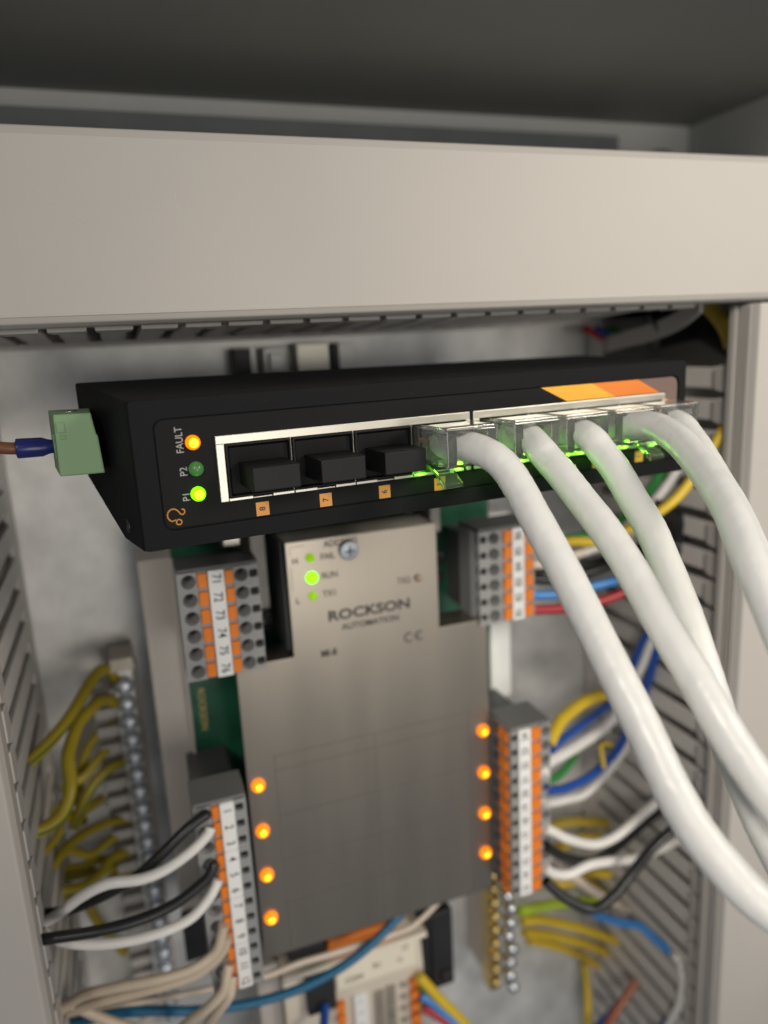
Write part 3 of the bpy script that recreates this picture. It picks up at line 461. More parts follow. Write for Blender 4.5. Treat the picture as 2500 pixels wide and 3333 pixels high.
part('base', G().box(-160, 258, 258, 259.7, 5, 45), 'duct_wall', o, fr)
part('upper_wall', G().box(-160, 258, 184.2, 257.8, 43, 44.2), 'duct_wall', o, fr)
part('wall_foot', G().box(-160, 258, 249, 257.8, 3.6, 5.1), 'duct_wall', o, fr)
tilt = lambda u: 7.5-(u-184)*0.045
f0 = part('finger', finger_mesh(lambda u,v,t:(v-8, u+2.6, tilt(u)+t)), ['duct_wall', 'duct'], o, fr, bevel=0.35)
for k in range(-9, 18):
    if k == 0: continue
    copy_part(f0, o, (10*k, 0, 0))

# ------------------------------------------------------------------ the network switch
rz = 0.0877226
SWM = Matrix.Translation(P(17.3, 145.91, -15.66)) @ Matrix.Rotation(rz, 4, 'Z')
SF = Frame(matrix=SWM)
def sthing(name, label, cat, group=None, base=(0, 0, 0)):
    o = bpy.data.objects.new(name, None); o.empty_display_size = 0.01; link(o)
    o.matrix_world = SWM @ Matrix.Translation(Vector(base)*MM)
    tag(o, label, cat, group)
    f_ = Frame(matrix=SWM); f_.loc = lambda v, b=Vector(base): (Vector(v)-b)*MM
    return o, f_
sw, sf = sthing('network_switch', 'black eight port network switch lying across the middle with lit status lamps', 'network switch')
def side(y, left): return (-15.4-6.4*y/40) if left else (122.2-1.6*y/40)
yz = [(0.5,7.8),(40,10.6),(40,-10.7),(13,-20.7),(0.5,-20.9)]
vs = [(side(y,1),y,z) for y,z in yz]+[(side(y,0),y,z-(1.2*y/40 if z>0 else 0)) for y,z in yz]
fs = [(0,1,2,3,4),(9,8,7,6,5)]+[(i,5+i,5+(i+1)%5,(i+1)%5) for i in range(5)]
part('body', G().add(vs, fs), 'switch_black', sw, sf, bevel=0.7, seg=3)
def rrect(x0,x1,z0,z1,r,n=6):
    out=[]
    for cx,cz,a0 in ((x1-r,z1-r,0),(x0+r,z1-r,90),(x0+r,z0+r,180),(x1-r,z0+r,270)):
        for k in range(n+1):
            a=math.radians(a0+90*k/n); out.append((cx+r*math.cos(a),cz+r*math.sin(a)))
    return out
# front rim: outer outline minus the rounded label recess
inn = rrect(-11.3,119.7,-17.3,4.2,1.9); out_ = rrect(-15.2,122.0,-20.8,7.7,0.8)
n = len(inn); g = G()
g.add([(u,-0.15,v) for u,v in out_]+[(u,-0.15,v) for u,v in inn]+[(u,0.6,v) for u,v in out_]+[(u,0.6,v) for u,v in inn],
      [(i,(i+1)%n,n+(i+1)%n,n+i) for i in range(n)]+[(i,2*n+i,2*n+(i+1)%n,(i+1)%n) for i in range(n)]+[(n+i,n+(i+1)%n,3*n+(i+1)%n,3*n+i) for i in range(n)])
part('front_rim', g, 'switch_black', sw, sf)
pan = part('label_panel', G().prism(rrect(-10.95,119.35,-16.95,3.85,1.7), lambda u,v,t:(u,t,v), 0.15, 0.48), 'panel_black', sw, sf)
part('foot', G().prism([(24,-17.5),(40,-11.5),(52,-11.5),(52,-27),(36,-27),(24,-22)], lambda u,v,t:(t,u,v), -8, 30), 'switch_black', sw, sf, bevel=0.5)
part('rail_clip', G().box(35,60,40,104,-8,6), 'black_plastic', sw, sf, bevel=1)
part('side_screw', G().lathe((-16.6,9.5,-17.2),(-1,0,0.05),[(1.5,-0.3),(1.5,0.35),(1.2,0.5),(0.6,0.45),(0.5,0.1),(0,0.1)]), 'black_plastic', sw, sf, smooth='angle')
YP = 0.12
# printed marks
part('stripe_yellow', G().add([(76.8,YP,3.9),(91.7,YP,3.9),(99.2,YP,0.2),(84.4,YP,0.2)],[(0,1,2,3)]), 'stripe_yellow', pan, sf)
part('stripe_orange', G().add([(91.7,YP,3.9),(106.2,YP,3.9),(113.6,YP,0.2),(99.2,YP,0.2)],[(0,1,2,3)]), 'stripe_orange', pan, sf)
part('stripe_brown', G().add([(106.2,YP,3.9),(117.6,YP,3.9),(118.9,YP,3.4),(119.4,YP,2.1),(119.4,YP,-5),(115.6,YP,-1.2),(115.6,YP,0.2),(113.6,YP,0.2)],[range(8)]), 'stripe_brown', pan, sf)
part('stripe_orange', G().add([(115.6,YP,-1.2),(119.4,YP,-5),(119.4,YP,-9),(115.6,YP,-9)],[(0,1,2,3)]), 'stripe_orange', pan, sf)
def vtext(s, x, z, size, m_='label_grey', sx=1.0, bold=0.0): return text('lettering', s, (x, YP-0.02, z), (0,0,1), (-1,0,0), size, m_, pan, sf, sx=sx, bold=bold)
vtext('FAULT', -6.6, -0.15, 2.0, sx=0.86, bold=0.0); vtext('P2', -6.4, -6.2, 2.0, sx=0.9, bold=0.0); vtext('P1', -6.4, -11.1, 2.0, sx=0.9, bold=0.0)
g = G().tube([(u,YP,v) for u,v in LEO], 0.13, n=6, sub=4)
g.tube([(LEOC[0]+0.52*math.cos(a),YP,LEOC[1]+0.52*math.sin(a)) for a in [2*math.pi*k/14 for k in range(15)]], 0.13, n=6, sub=1)
part('emblem', g, 'tag_orange', pan, sf)
for k in range(8):
    cx = 8.3+13.6*k if k < 4 else 66.4+13.6*(k-4)
    part('number_tag', G().add([(cx-1.35,YP,-16.9),(cx+1.35,YP,-16.9),(cx+1.35,YP,-14.1),(cx-1.35,YP,-14.1)],[(0,1,2,3)]), 'tag_orange', pan, sf)
    vtext(str(8-k), cx, -15.5, 1.75, 'print_black', bold=0.015)
def lamp_on(s, x, z, m1, m2, r=1.42):
    a = part('status_lamp', G().lathe((x,0.2,z),(0,-1,0),[(r,-0.1),(r,0.5),(r*0.93,0.95),(r*0.7,1.35),(r*0.35,1.58),(0,1.65)]), m1, sw, sf, smooth=True)
    if m2: part('lamp_core', G().lathe((x,0.2,z),(0,-1,0),[(r*0.66,1.36),(r*0.55,1.55),(r*0.25,1.76),(0,1.82)]), m2, a, sf, smooth=True)
    return a
lamp_on('f', -4.2, -0.8, 'led_amber', 'led_amber_core')['label'] = 'lit amber fault lamp'
lamp_on('p2', -4.1, -5.9, 'led_off_green', None)['label'] = 'dark green lamp, not lit'
lamp_on('p1', -4.2, -10.8, 'led_green', 'led_green_core')['label'] = 'lit green power lamp'
# port blocks: tin shields with four openings each
OPEN = []
for b in range(2):
    bx = 0 if b == 0 else 57.95
    g = G().box(bx,bx+57,-0.45,2,0,-1.65).box(bx,bx+1.6,-0.45,2,-1.66,-13.05).box(bx+56,bx+57,-0.45,2,-1.66,-13.05)
    for i in range(4):
        x0 = bx+1.6+13.6*i; OPEN.append((x0, x0+13.6 if i < 3 else bx+56))
        g.box(x0+0.05,x0+4.9,-0.45,2,-12.45,-13.05).box(x0+4.95,x0+8.9,-0.2,2,-12.75,-13.05).box(x0+8.95,x0+(13.5 if i<3 else 12.75),-0.45,2,-12.45,-13.05)
        if i < 3: g.box(x0+13.42,x0+13.62,-0.3,2,-1.66,-12.44)
    blk = part('port_block', g, 'tin', sw, sf, bevel=0.12)
    for i in range(4):
        x0, x1 = OPEN[b*4+i]
        w = [(x0+0.1,-1.75),(x1-0.15,-1.75),(x1-0.15,-12.4),(x0+0.1,-12.4)]
        part('port_cavity', G().add([(u,1.0,v) for u,v in w]+[(u,13,v) for u,v in w],[(0,1,5,4),(1,2,6,5),(2,3,7,6),(3,0,4,7),(4,5,6,7)]), 'cavity', blk, sf)
        part('spring_finger', G().hexa([(x0+3,0.2,-1.9),(x0+9.5,0.2,-1.9),(x0+9.5,0.2,-2.2),(x0+3,0.2,-2.2)],[(x0+3,8,-3.0),(x0+9.5,8,-3.0),(x0+9.5,8,-3.3),(x0+3,8,-3.3)]), 'tin', blk, sf)
        if b*4+i >= 3:
            for dx in (1.05, 10.6):
                part('port_lamp', G().box(x0+dx-0.15,x0+dx+1.95,0.35,1.2,-11.1,-12.3), 'led_port', blk, sf, bevel=0.15)
                ld = bpy.data.lights.new('port_glow', 'POINT'); ld.energy = 0.0021; ld.color = (0.22, 1.0, 0.02); ld.shadow_soft_size = 0.0006
                lo = bpy.data.objects.new('port_glow', ld); link(lo, sw); lo.location = Vector((x0+dx+0.9, -0.9, -11.9))*MM

# power connector on the switch's left side
o, f_ = sthing('power_connector', 'green pluggable power connector on the left end of the black switch', 'connector', base=(-24, 20, 0))
F_ = [(-27.6,5.5),(-20.7,5.3),(-20.2,1.2),(-19.9,0.6),(-19.5,-6.9),(-27.9,-6.7)]; B_ = [(-28.2,5.6),(-20.0,5.4),(-20.6,1.0),(-20.1,0.6),(-19.6,-6.9),(-28.4,-6.7)]
nf = len(F_)
part('housing', G().add([(u,15,v) for u,v in F_]+[(u,29,v) for u,v in B_], [tuple(range(nf))[::-1], tuple(range(nf,2*nf))]+[(k,(k+1)%nf,nf+(k+1)%nf,nf+k) for k in range(nf)]), 'green_plug', o, f_, bevel=0.3)
part('clip_notch', G().box(-27.3,-25.8,14.75,15.05,1.9,3.9).box(-26.9,-25.8,14.8,15.02,0.6,1.3), 'green_plug', o, f_, bevel=0.1)
part('wire_entry', G().box(-28.2,-27.4,18.2,25.8,-3.6,1.4), 'green_plug', o, f_, bevel=0.3)
part('clamp_screw', G().lathe((-24.5,22,5.3),(0,0,1),[(1.7,-0.4),(1.7,0.25),(1.4,0.4),(0,0.4)]), 'zinc', o, f_, smooth='angle')
o, f_ = sthing('wire', 'brown wire with blue ferrule entering the green power connector', 'wire', base=(-40, 22, -1))
part('insulation', G().tube([(-34.5,22,-1.1),(-37,22,-0.8),(-41,22.5,0),(-48,24,1)], 1.25, n=14), 'wire_wire_brown', o, f_, smooth='angle')
part('ferrule', G().lathe((-34.9,22,-1.1),(1,0,-0.03),[(1.3,-0.3),(1.95,-0.1),(2.0,0.2),(1.95,4.6),(1.45,5.9),(1.25,8.0),(0,8.0)],24), 'ferrule_blue', o, f_, smooth='angle')

# dust caps in ports 8, 7, 6
names = ['leftmost black dust cap, in port 8 of the switch', 'middle black dust cap, in port 7 of the switch', 'rightmost black dust cap, in port 6, next to the first clear plug']
for i in range(3):
    x0, x1 = OPEN[i]
    xa, xb = x0+0.15, x0+13.25; cx = (xa+xb)/2
    o, f_ = sthing('dust_cap', names[i], 'dust cap', 'dust caps in the free switch ports', (cx, 2, -7))
    A = [(xa,-1.75),(xb,-1.75),(xb,-12.35),(xa,-12.35)]; B = [(xa+0.35,-2.05),(xb-0.3,-2.05),(xb-0.3,-12.0),(xa+0.35,-12.0)]; Cc = [(xa+3.4,-5.6),(xb-1.2,-5.6),(xb-1.2,-10.4),(xa+3.4,-10.4)]
    vs = [(u,-0.9,v) for u,v in A]+[(u,-0.95,v) for u,v in B]+[(u,6.0,v) for u,v in Cc]+[(u,6.6,v) for u,v in A]
    fs = [(j,(j+1)%4,4+(j+1)%4,4+j) for j in range(4)]+[(4+j,4+(j+1)%4,8+(j+1)%4,8+j) for j in range(4)]+[(8,9,10,11)]+[(j,12+j,12+(j+1)%4,(j+1)%4) for j in range(4)]
    part('scoop', G().add(vs, fs), 'cap_black', o, f_, bevel=0.15, seg=2)
    part('tab', G().box(cx-4.0,cx+5.4,-9.6,5.6,-5.5,-10.2), 'cap_black', o, f_, bevel=0.35, seg=3)
    part('tab_rib', G().prism([(5.6,-9.5),(-1,-9.5),(3.5,-11.4),(5.6,-11.4)], lambda u,v,t:(t,u,v), cx-2.6, cx+2.6), 'cap_black', o, f_, bevel=0.2)

# ------------------------------------------------------------------ network cables with clear plugs
clab = ['first white network cable, nearest the dust caps, plugged into port 5',
        'second white network cable from the dust caps, plugged into port 4',
        'third white network cable, plugged into port 3 and passing behind the second one',
        'fourth white network cable, plugged into port 2, outermost curve on the right',
        'fifth white network cable at the far right port, mostly hidden behind the fourth']
CX = [49.1, 66.3, 79.9, 93.5, 107.1]
SINV = SWM.inverted()
for i in range(5):
    cx = CX[i]
    o, f_ = sthing('network_cable', clab[i], 'network cable', 'white network cables plugged into the switch', (cx, 0, -6))
    path = [(SINV @ P(*p))/MM for p in CABLES[i]]
    part('jacket', G().tube(path, lambda t: 2.55 if t < 0.012 else (3.05 if t < 0.03 else 3.12), n=28, sub=7, wob=0.011), 'cable_white', o, f_, smooth='angle')
    yf = -14.2 if i == 0 else -12.8
    # plug housing: outer shell with a hollow for the cable
    H = [(cx-5.85,-2.0),(cx+5.85,-2.0),(cx+5.85,-9.6),(cx-5.85,-9.6)]; K = [(cx-3.6,-2.9),(cx+3.6,-2.9),(cx+3.6,-9.0),(cx-3.6,-9.0)]
    vs = [(u,yf,v) for u,v in H]+[(u,yf,v) for u,v in K]+[(u,-1.5,v) for u,v in K]+[(u,9,v) for u,v in H]
    fs = [(j,(j+1)%4,4+(j+1)%4,4+j) for j in range(4)]+[(4+j,4+(j+1)%4,8+(j+1)%4,8+j) for j in range(4)]+[(8,9,10,11)]+[(j,12+j,12+(j+1)%4,(j+1)%4) for j in range(4)]+[(12,13,14,15)]
    pl = part('plug', G().add(vs, fs), 'clear_plastic', o, f_, bevel=0.22, seg=2)
    part('plug_shoulder', G().prism([(yf-0.1,-1.5),(yf-0.1,-4.4),(yf+2.6,-4.7),(yf+3.6,-3.2),(-4.4,-3.0),(-3.4,-1.5)], lambda u,v,t:(t,u,v), cx-6.1, cx-5.87), 'clear_plastic', pl, f_, bevel=0.08)
    part('plug_shoulder', G().prism([(yf-0.1,-1.5),(yf-0.1,-4.4),(yf+2.6,-4.7),(yf+3.6,-3.2),(-4.4,-3.0),(-3.4,-1.5)], lambda u,v,t:(t,u,v), cx+5.87, cx+6.1), 'clear_plastic', pl, f_, bevel=0.08)
    part('plug_ridge', G().box(cx-5.6,cx+5.6,yf+0.2,-5.0,-1.97,-1.45), 'clear_plastic', pl, f_, bevel=0.15)
    lp = [(4,-9.9),(0,-10.9),(-2.6,-12.1),(-5.2,-13.9),(-6.4,-14.5)]
    vs = []; fs = []
    for y, z in lp:
        wd = 2.7 if y > -2 else 2.3
        vs += [(cx-wd,y,z),(cx+wd,y,z),(cx+wd,y,z-1.0),(cx-wd,y,z-1.0)]
    for a in range(len(lp)-1): fs += [(a*4+j,a*4+(j+1)%4,a*4+4+(j+1)%4,a*4+4+j) for j in range(4)]
    fs += [(3,2,1,0),tuple(len(vs)-4+j for j in range(4))]
    part('latch', G().add(vs, fs), 'clear_latch', o, f_, bevel=0.12)
    for j, wc in enumerate(['wire_brown','wire_white','wire_green','wire_blue']):
        xx = cx-2.7+1.8*j
        part('conductor', G().tube([(xx*0.6+cx*0.4,-2.2,-6),(xx,0,-5.0),(xx,3,-4.6),(xx,8,-4.4)], 0.5, n=8, sub=3), wc, o, f_, smooth='angle')
    for j in range(8):
        xx = cx-3.57+1.02*j
        part('contact', G().box(xx-0.16,xx+0.16,4.5,8.4,-1.7,-4.2), 'brass', pl, f_)

# ------------------------------------------------------------------ steel fronted input module
mod, mf = thing('input_module', 'steel fronted input module on a green circuit board below the black switch', 'input module', (63, 228, -120))
YF = 200
outline = [(40,-53),(86.4,-53),(86.4,-86.6),(102.9,-86.6),(102.9,-185.4),(23.2,-185.4),(23.2,-87.4),(40,-87.4)]
fp = part('front_plate', G().prism(outline, lambda u,v,t:(u,t,v), YF, YF+1.0), 'steel', mod, mf, bevel=0.25)
part('plate_flange', G().box(40.2,86.2,201.1,214,-53.9,-53.1), 'steel', fp, mf, bevel=0.2)
part('plate_flange', G().box(86.5,102.8,201.1,212,-87.5,-86.7), 'steel', fp, mf, bevel=0.2)
part('plate_flange', G().box(23.4,39.9,201.1,212,-88.3,-87.5), 'steel', fp, mf, bevel=0.2)
part('plate_flange', G().box(23.4,102.7,201.1,212,-185.2,-184.4), 'steel', fp, mf, bevel=0.2)
part('screw', G().lathe((58.5,YF,-57.6),(0,-1,0),[(2.3,0),(2.9,0.15),(2.95,0.8),(2.7,1.3),(1.6,1.6),(0,1.7)],24), 'zinc_dull', mod, mf, smooth='angle')
part('screw_cross', G().box(57.1,59.9,YF-1.75,YF-1.2,-57.9,-57.3), 'dark_steel', mod, mf)
part('screw_cross', G().box(58.2,58.8,YF-1.76,YF-1.2,-59.0,-56.2), 'dark_steel', mod, mf)
def ptext(s, x, z, size, sx=1.0, m_='print_grey', bold=0.018, align='CENTER', y=YF-0.04, par=None): return text('lettering', s, (x, y, z), (1,0,0), (0,0,1), size, m_, par or fp, mf, sx=sx, bold=bold, align=align)
ptext('ADDRESS', 56.3, -55.0, 2.7, 0.9); ptext('FAIL', 50.0, -58.6, 2.6, 0.9, align='LEFT'); ptext('RUN', 50.0, -64.3, 2.6, 0.9, align='LEFT'); ptext('TX1', 50.0, -69.8, 2.6, 0.9, align='LEFT')
ptext('TX2', 75.2, -69.6, 2.6, 0.9); ptext('ROCKSON', 64.0, -77.0, 4.3, 1.25, bold=0.03); ptext('AUTOMATION', 64.1, -80.9, 2.6, 1.04, bold=0.02)
ptext('MI-8', 50.6, -88.1, 3.1, 0.85, bold=0.03); ptext('H', 42.6, -58.8, 2.5); ptext('L', 42.5, -70.6, 2.5)
g = G()
for cx, a0, a1 in ((76.0,50,310),(79.6,50,310)):
    pts = [(cx+1.35*math.cos(math.radians(a)), YF-0.03, -87.9+1.35*math.sin(math.radians(a))) for a in range(a0,a1+1,20)]
    g.tube(pts, 0.22, n=6, sub=1)
g.tube([(78.3,YF-0.03,-87.9),(79.6,YF-0.03,-87.9)], 0.2, n=6, sub=1)
part('approval_mark', g, 'print_grey', fp, mf)
for x0,x1,z0,z1 in [(41.2,41.35,-67.5,-60.5),(41.4,45.5,-54.6,-54.45),(41.2,41.35,-57,-54.6)]: part('printed_line', G().box(x0,x1,YF-0.03,YF+0.02,z0,z1), 'print_faint', fp, mf)
for z in (-117.2,-121.9,-137.1,-152.4,-167.6): part('printed_line', G().box(31.6,95.6,YF-0.03,YF+0.02,z-0.11,z+0.11), 'print_faint', fp, mf)
for x in (31.7,63.3,95.5): part('printed_line', G().box(x-0.11,x+0.11,YF-0.035,YF+0.02,-184,-117.2), 'print_faint', fp, mf)
def mod_lamp(x, z, m1, m2, r=1.55):
    a = part('status_lamp', G().lathe((x,YF+0.2,z),(0,-1,0),[(r,-0.1),(r,0.7),(r*0.93,1.2),(r*0.7,1.65),(r*0.35,1.9),(0,1.98)]), m1, mod, mf, smooth=True)
    if m2: part('lamp_core', G().lathe((x,YF+0.2,z),(0,-1,0),[(r*0.5,1.78),(r*0.42,1.95),(r*0.2,2.1),(0,2.15)]), m2, a, mf, smooth=True)
    return a
for k in range(4):
    mod_lamp(26.3, -125.3-15.24*k, 'led_amber', 'led_amber_core', 2.05); mod_lamp(100.4, -125.0-15.24*k, 'led_amber', 'led_amber_core', 2.05)
mod_lamp(47.0,-58.3,'led_unlit_glow',None,1.3); mod_lamp(47.1,-64.2,'led_green',None,1.75)['label']='brightly lit green run lamp'; mod_lamp(47.0,-69.7,'led_unlit_glow',None,1.3); mod_lamp(79.8,-69.3,'led_dull',None,1.2)['label']='unlit pale lamp'
# board and carrier
pcb = part('circuit_board', G().box(10.4,117.6,226,227.6,-47,-190), 'pcb', mod, mf)
part('carrier_side', G().prism([(0.6,228.2),(10.2,228.2),(10.2,224.5),(11.2,224.5),(11.2,246),(0.6,246)], lambda u,v,t:(u,v,t), -196, -60), 'carrier', mod, mf, bevel=0.5)
part('carrier_side', G().prism([(116.6,224.5),(117.6,224.5),(117.6,228.2),(126.8,228.2),(127.6,230),(127.6,246),(116.6,246)], lambda u,v,t:(u,v,t), -131, -60), 'carrier_white', mod, mf, bevel=1.2)
part('carrier_back', G().box(11.4,116.4,230,236,-188,-50), 'black_plastic', mod, mf)
part('side_label', G().box(112.6,115.2,225.6,225.95,-121,-104), 'marker_white', mod, mf)
text('lettering', 'ROCKSON', (14.6,225.9,-110.5), (0,0,-1), (1,0,0), 3.0, 'print_gold', pcb, mf, bold=0.01)
rnd = random.Random(9)
part('relay', G().box(31.6,36.0,208,225.9,-74,-49.5), 'component_grey', mod, mf, bevel=0.8)
part('gap_shade_box', G().box(40.6,85.8,202,224,-86,-54.2), 'black_plastic', mod, mf)  # added black box that puts shade into the gap beside the tab
part('gap_shade_side', G().box(39.4,40.3,204,225.5,-86.8,-53.5), 'dark_steel', mod, mf)  # added dark sheet, deepens the shade in that gap by its colour
part('terminal_foot', G().box(0.2,9.0,222,228,-197.5,-182.5), 'black_plastic', mod, mf, bevel=0.5)
part('relay', G().box(24,29,208,225.9,-54,-47), 'tin', mod, mf, bevel=0.4)
part('relay', G().box(90.5,94,214,225.9,-60,-48), 'component_grey', mod, mf, bevel=0.5)
for x,z,w,h in [(33,-75,6,4),(34,-80.5,5,3),(91,-70,3,2),(92.5,-76.5,6,3.4),(96,-71.5,3,2),(35,-85,4,2.5),(90.5,-83,3,2)]:
    part('chip', G().box(x,x+w,222.5,225.9,z-h,z), 'black_plastic', mod, mf, bevel=0.2)
    g = G()
    for q in range(4): g.box(x+0.4+q*w/4,x+0.9+q*w/4,224.6,225.9,z+0.02,z+0.8)
    part('chip_leads', g, 'tin', mod, mf)
for x,z in [(88.6,-74.2),(89.2,-80),(91.6,-81.5),(90,-86),(92.3,-85),(96.2,-79.4)]:
    part('solder_joint', G().lathe((x,225.9,z),(0,-1,0),[(0.9,0),(0.75,0.5),(0.4,0.9),(0,1.0)],12), 'tin', mod, mf, smooth=True)

# ------------------------------------------------------------------ pluggable terminal blocks
def cell(x0,x1,z0,z1,cx,cz,r,yf,depth,r2,n=16,square=False):
    g = G(); ang = [2*math.pi*(k+0.5)/n for k in range(n)]
    def edge(a):
        dx, dz = math.cos(a), math.sin(a); t = 1e9
        if dx > 1e-9: t = min(t,(x1-cx)/dx)
        if dx < -1e-9: t = min(t,(x0-cx)/dx)
        if dz > 1e-9: t = min(t,(z1-cz)/dz)
        if dz < -1e-9: t = min(t,(z0-cz)/dz)
        return (cx+dx*t, cz+dz*t)
    def hole(a, rr):
        if square:
            s_ = rr/max(abs(math.cos(a)),abs(math.sin(a))); return (cx+math.cos(a)*s_, cz+math.sin(a)*s_)
        return (cx+math.cos(a)*rr, cz+math.sin(a)*rr)
    o_ = [edge(a) for a in ang]; h1 = [hole(a,r) for a in ang]; h2 = [hole(a,r2) for a in ang]
    corners = [(x1,z1),(x0,z1),(x0,z0),(x1,z0)]
    vs = [(u,yf,v) for u,v in o_]+[(u,yf,v) for u,v in h1]+[(u,yf+depth,v) for u,v in h2]+[(u,yf,v) for u,v in corners]
    fs = []
    for k in range(n):
        k2 = (k+1) % n
        f_ = [k]
        for ci,(u,v) in enumerate(corners):
            ac = math.atan2(v-cz,u-cx) % (2*math.pi); a0 = ang[k]; a1 = ang[k2] if k2 else ang[0]+2*math.pi
            for q in (ac, ac+2*math.pi):
                if a0 < q < a1: f_.append(3*n+ci)
        f_ += [k2, n+k2, n+k]; fs.append(f_)
        fs.append((n+k,n+k2,2*n+k2,2*n+k))
    fs.append(tuple(2*n+k for k in range(n)))
    return g.add(vs, fs)

def block(label, yf, yb, z0, rows, cols, nums, turn, body_x, inner=None, split=None, end_m='term_dark'):
    """cols: list of (kind, x0, x1); z0: centre of the first row"""
    p = 5.08; zt = z0+p/2; zb = z0-p*(rows-0.5)
    base = ((body_x[0]+body_x[1])/2, yb, (zt+zb)/2)
    o, fr = thing('terminal_block', label, 'terminal block', base, 'pluggable terminal blocks on the input module')
    part('housing', G().box(body_x[0],body_x[1],yf+5.3,yb,zb,zt), 'term_grey', o, fr, bevel=0.3)
    part('pin_header', G().box(body_x[0]+1.2,body_x[1]-1.2,yb+0.02,225.9,zb+1.5,zt-3.5), 'term_dark', o, fr, bevel=0.2)
    part('end_plate', G().prism([(yf+0.3,body_x[0]+0.2),(yf+0.3,body_x[1]-0.2),(yf+6,body_x[1]),(yb,body_x[1]),(yb,body_x[0]),(yf+6,body_x[0])], lambda u,v,t:(v,u,t), zt+0.02, zt+1.0), end_m, o, fr, bevel=0.2)
    for kind, x0, x1 in cols:
        if kind in ('hole', 'test'):
            cx = (x0+x1)/2; sq = kind == 'test'
            g = cell(x0,x1,z0-p/2+0.03,z0+p/2-0.03,cx,z0,1.15 if sq else min(1.98,(x1-x0)/2-0.1),yf,3.2 if sq else 4.2,1.05 if sq else 1.1,n=16,square=sq)
            f0 = part('test_slot' if sq else 'wire_socket', g, ['term_grey'], o, fr)
            # dark throat of the clamp
            d0 = part('slot_throat' if sq else 'clamp_throat', G().box(cx-0.98,cx+0.98,yf+1.2,yf+3.1,z0-0.98,z0+0.98) if sq else G().lathe((cx,yf+4.05,z0+0.25),(0,-1,0),[(1.2,0),(1.1,0.15),(0,0.15)],12), 'cavity', o, fr)
            for r_ in range(1, rows):
                copy_part(f0, o, (0,0,-p*r_)); copy_part(d0, o, (0,0,-p*r_))
        elif kind == 'lever':
            part('lever_seat', G().box(x0,x1,yf+0.5,yf+5.2,zb+0.1,zt-0.1), 'term_grey', o, fr)
            f0 = part('release_lever', G().prism([(yf-0.7,z0+1.95),(yf-0.35,z0-1.95),(yf+0.7,z0-2.05),(yf+0.7,z0+2.05)], lambda u,v,t:(t,u,v), x0+0.12, x1-0.12), 'lever_orange', o, fr, bevel=0.2)
            for r_ in range(1, rows): copy_part(f0, o, (0,0,-p*r_))
        elif kind == 'marker':
            grp = split or rows
            for s_ in range(0, rows, grp):
                part('marker_strip', G().box(x0+0.05,x1-0.05,yf-0.5,yf+5.2,z0+p/2-0.1-p*s_,z0+p/2+0.1-p*(s_+grp)), 'marker_white', o, fr, bevel=0.15)
            cx = (x0+x1)/2
            for r_ in range(rows):
                xd, yd = ((0,0,-1),(1,0,0)) if turn > 0 else ((0,0,1),(-1,0,0))
                text('marker_number', nums[r_], (cx,yf-0.55,z0-p*r_), xd, yd, 3.3, 'print_black', o, fr, sx=0.84, bold=0.012)
        else:
            part('filler', G().box(x0,x1,yf+0.1,yf+5.2,zb,zt), 'term_grey', o, fr)
    if inner:
        x0, x1 = inner
        for r_ in range(rows):
            z = z0-p*r_
            part('inner_lever', G().box(x0,x1,yf+1.4,yf+6.2,z-1.7,z+1.7), 'lever_orange', o, fr, bevel=0.2)
            part('inner_slot', G().box(x0+0.1,x1,yf+7.4,yf+10,z-1.5,z+1.5), 'term_dark', o, fr)
    return o
block('grey six way terminal block with markers 71 to 76, upper left of the steel plate', 194, 205, -58.5, 6,
      [('fill',9.6,10.3),('hole',10.3,14.8),('lever',14.8,17.5),('marker',17.6,21.9),('lever',21.9,24.4),('hole',24.4,28.4),('test',28.4,31.0)],
      ['71','72','73','74','75','76'], 1, (9.6,31.2))  # dark end plate: the shadow on it is put into its colour
block('grey six way terminal block with coloured wires, upper right of the steel plate', 199, 213, -60.4, 6,
      [('test',100.0,103.0),('hole',103.0,107.4),('fill',107.4,108.4),('lever',108.4,111.3),('marker',111.4,115.8),('lever',115.9,118.9),('fill',118.9,119.6)],
      ['86','85','84','83','82','81'], -1, (99.7,119.8))
block('grey twelve way terminal block with markers 1 to 12, lower left of the steel plate', 188.5, 202, -123.3, 12,
      [('fill',6.6,7.4),('hole',7.4,11.4),('lever',11.4,13.6),('marker',13.65,17.65),('test',17.7,20.4),('fill',20.4,21.0)],
      [str(i) for i in range(1,13)], 1, (6.6,21.2), split=3, end_m='term_mid')
block('grey twelve way terminal block, lower right of the steel plate', 189.5, 204, -124.0, 12,
      [('fill',104.9,105.2),('test',105.2,107.5),('marker',107.55,112.0),('lever',112.1,115.7),('hole',115.7,119.4)],
      [str(i) for i in range(24,12,-1)], -1, (104.8,119.6), inner=(103.9,104.8), split=6, end_m='term_mid')

# ------------------------------------------------------------------ earth bars
def screw(x, y, z, par, fr, r=2.5, m_='zinc'):
    a = part('clamp_screw', G().lathe((x,y,z),(0,-1,0),[(r*0.8,-4),(r*0.8,0),(r,0.1),(r*0.97,0.9),(r*0.8,1.7),(r*0.5,2.15),(r*0.25,2.32),(0,2.4)],16), m_, par, fr, smooth='angle')
    part('screw_slot', G().box(x-r*0.75,x+r*0.75,y-2.3,y-1.6,z-0.3,z+0.3), 'dark_steel', a, fr)
o, fr = thing('earth_bar', 'brass earth bar with a row of zinc screws beside the left duct', 'earth bar', (-8, 252, -165))
part('bar', G().box(-11.5,-5.2,247,254,-245,-100.5), 'galvanised', o, fr, bevel=0.4)
part('bar_end', G().box(-11.8,-4.4,243.5,257,-100.3,-95.8), 'cream', o, fr, bevel=0.5)
part('bar_support', G().box(-12,-4,254.2,259.6,-240,-102), 'carrier', o, fr)
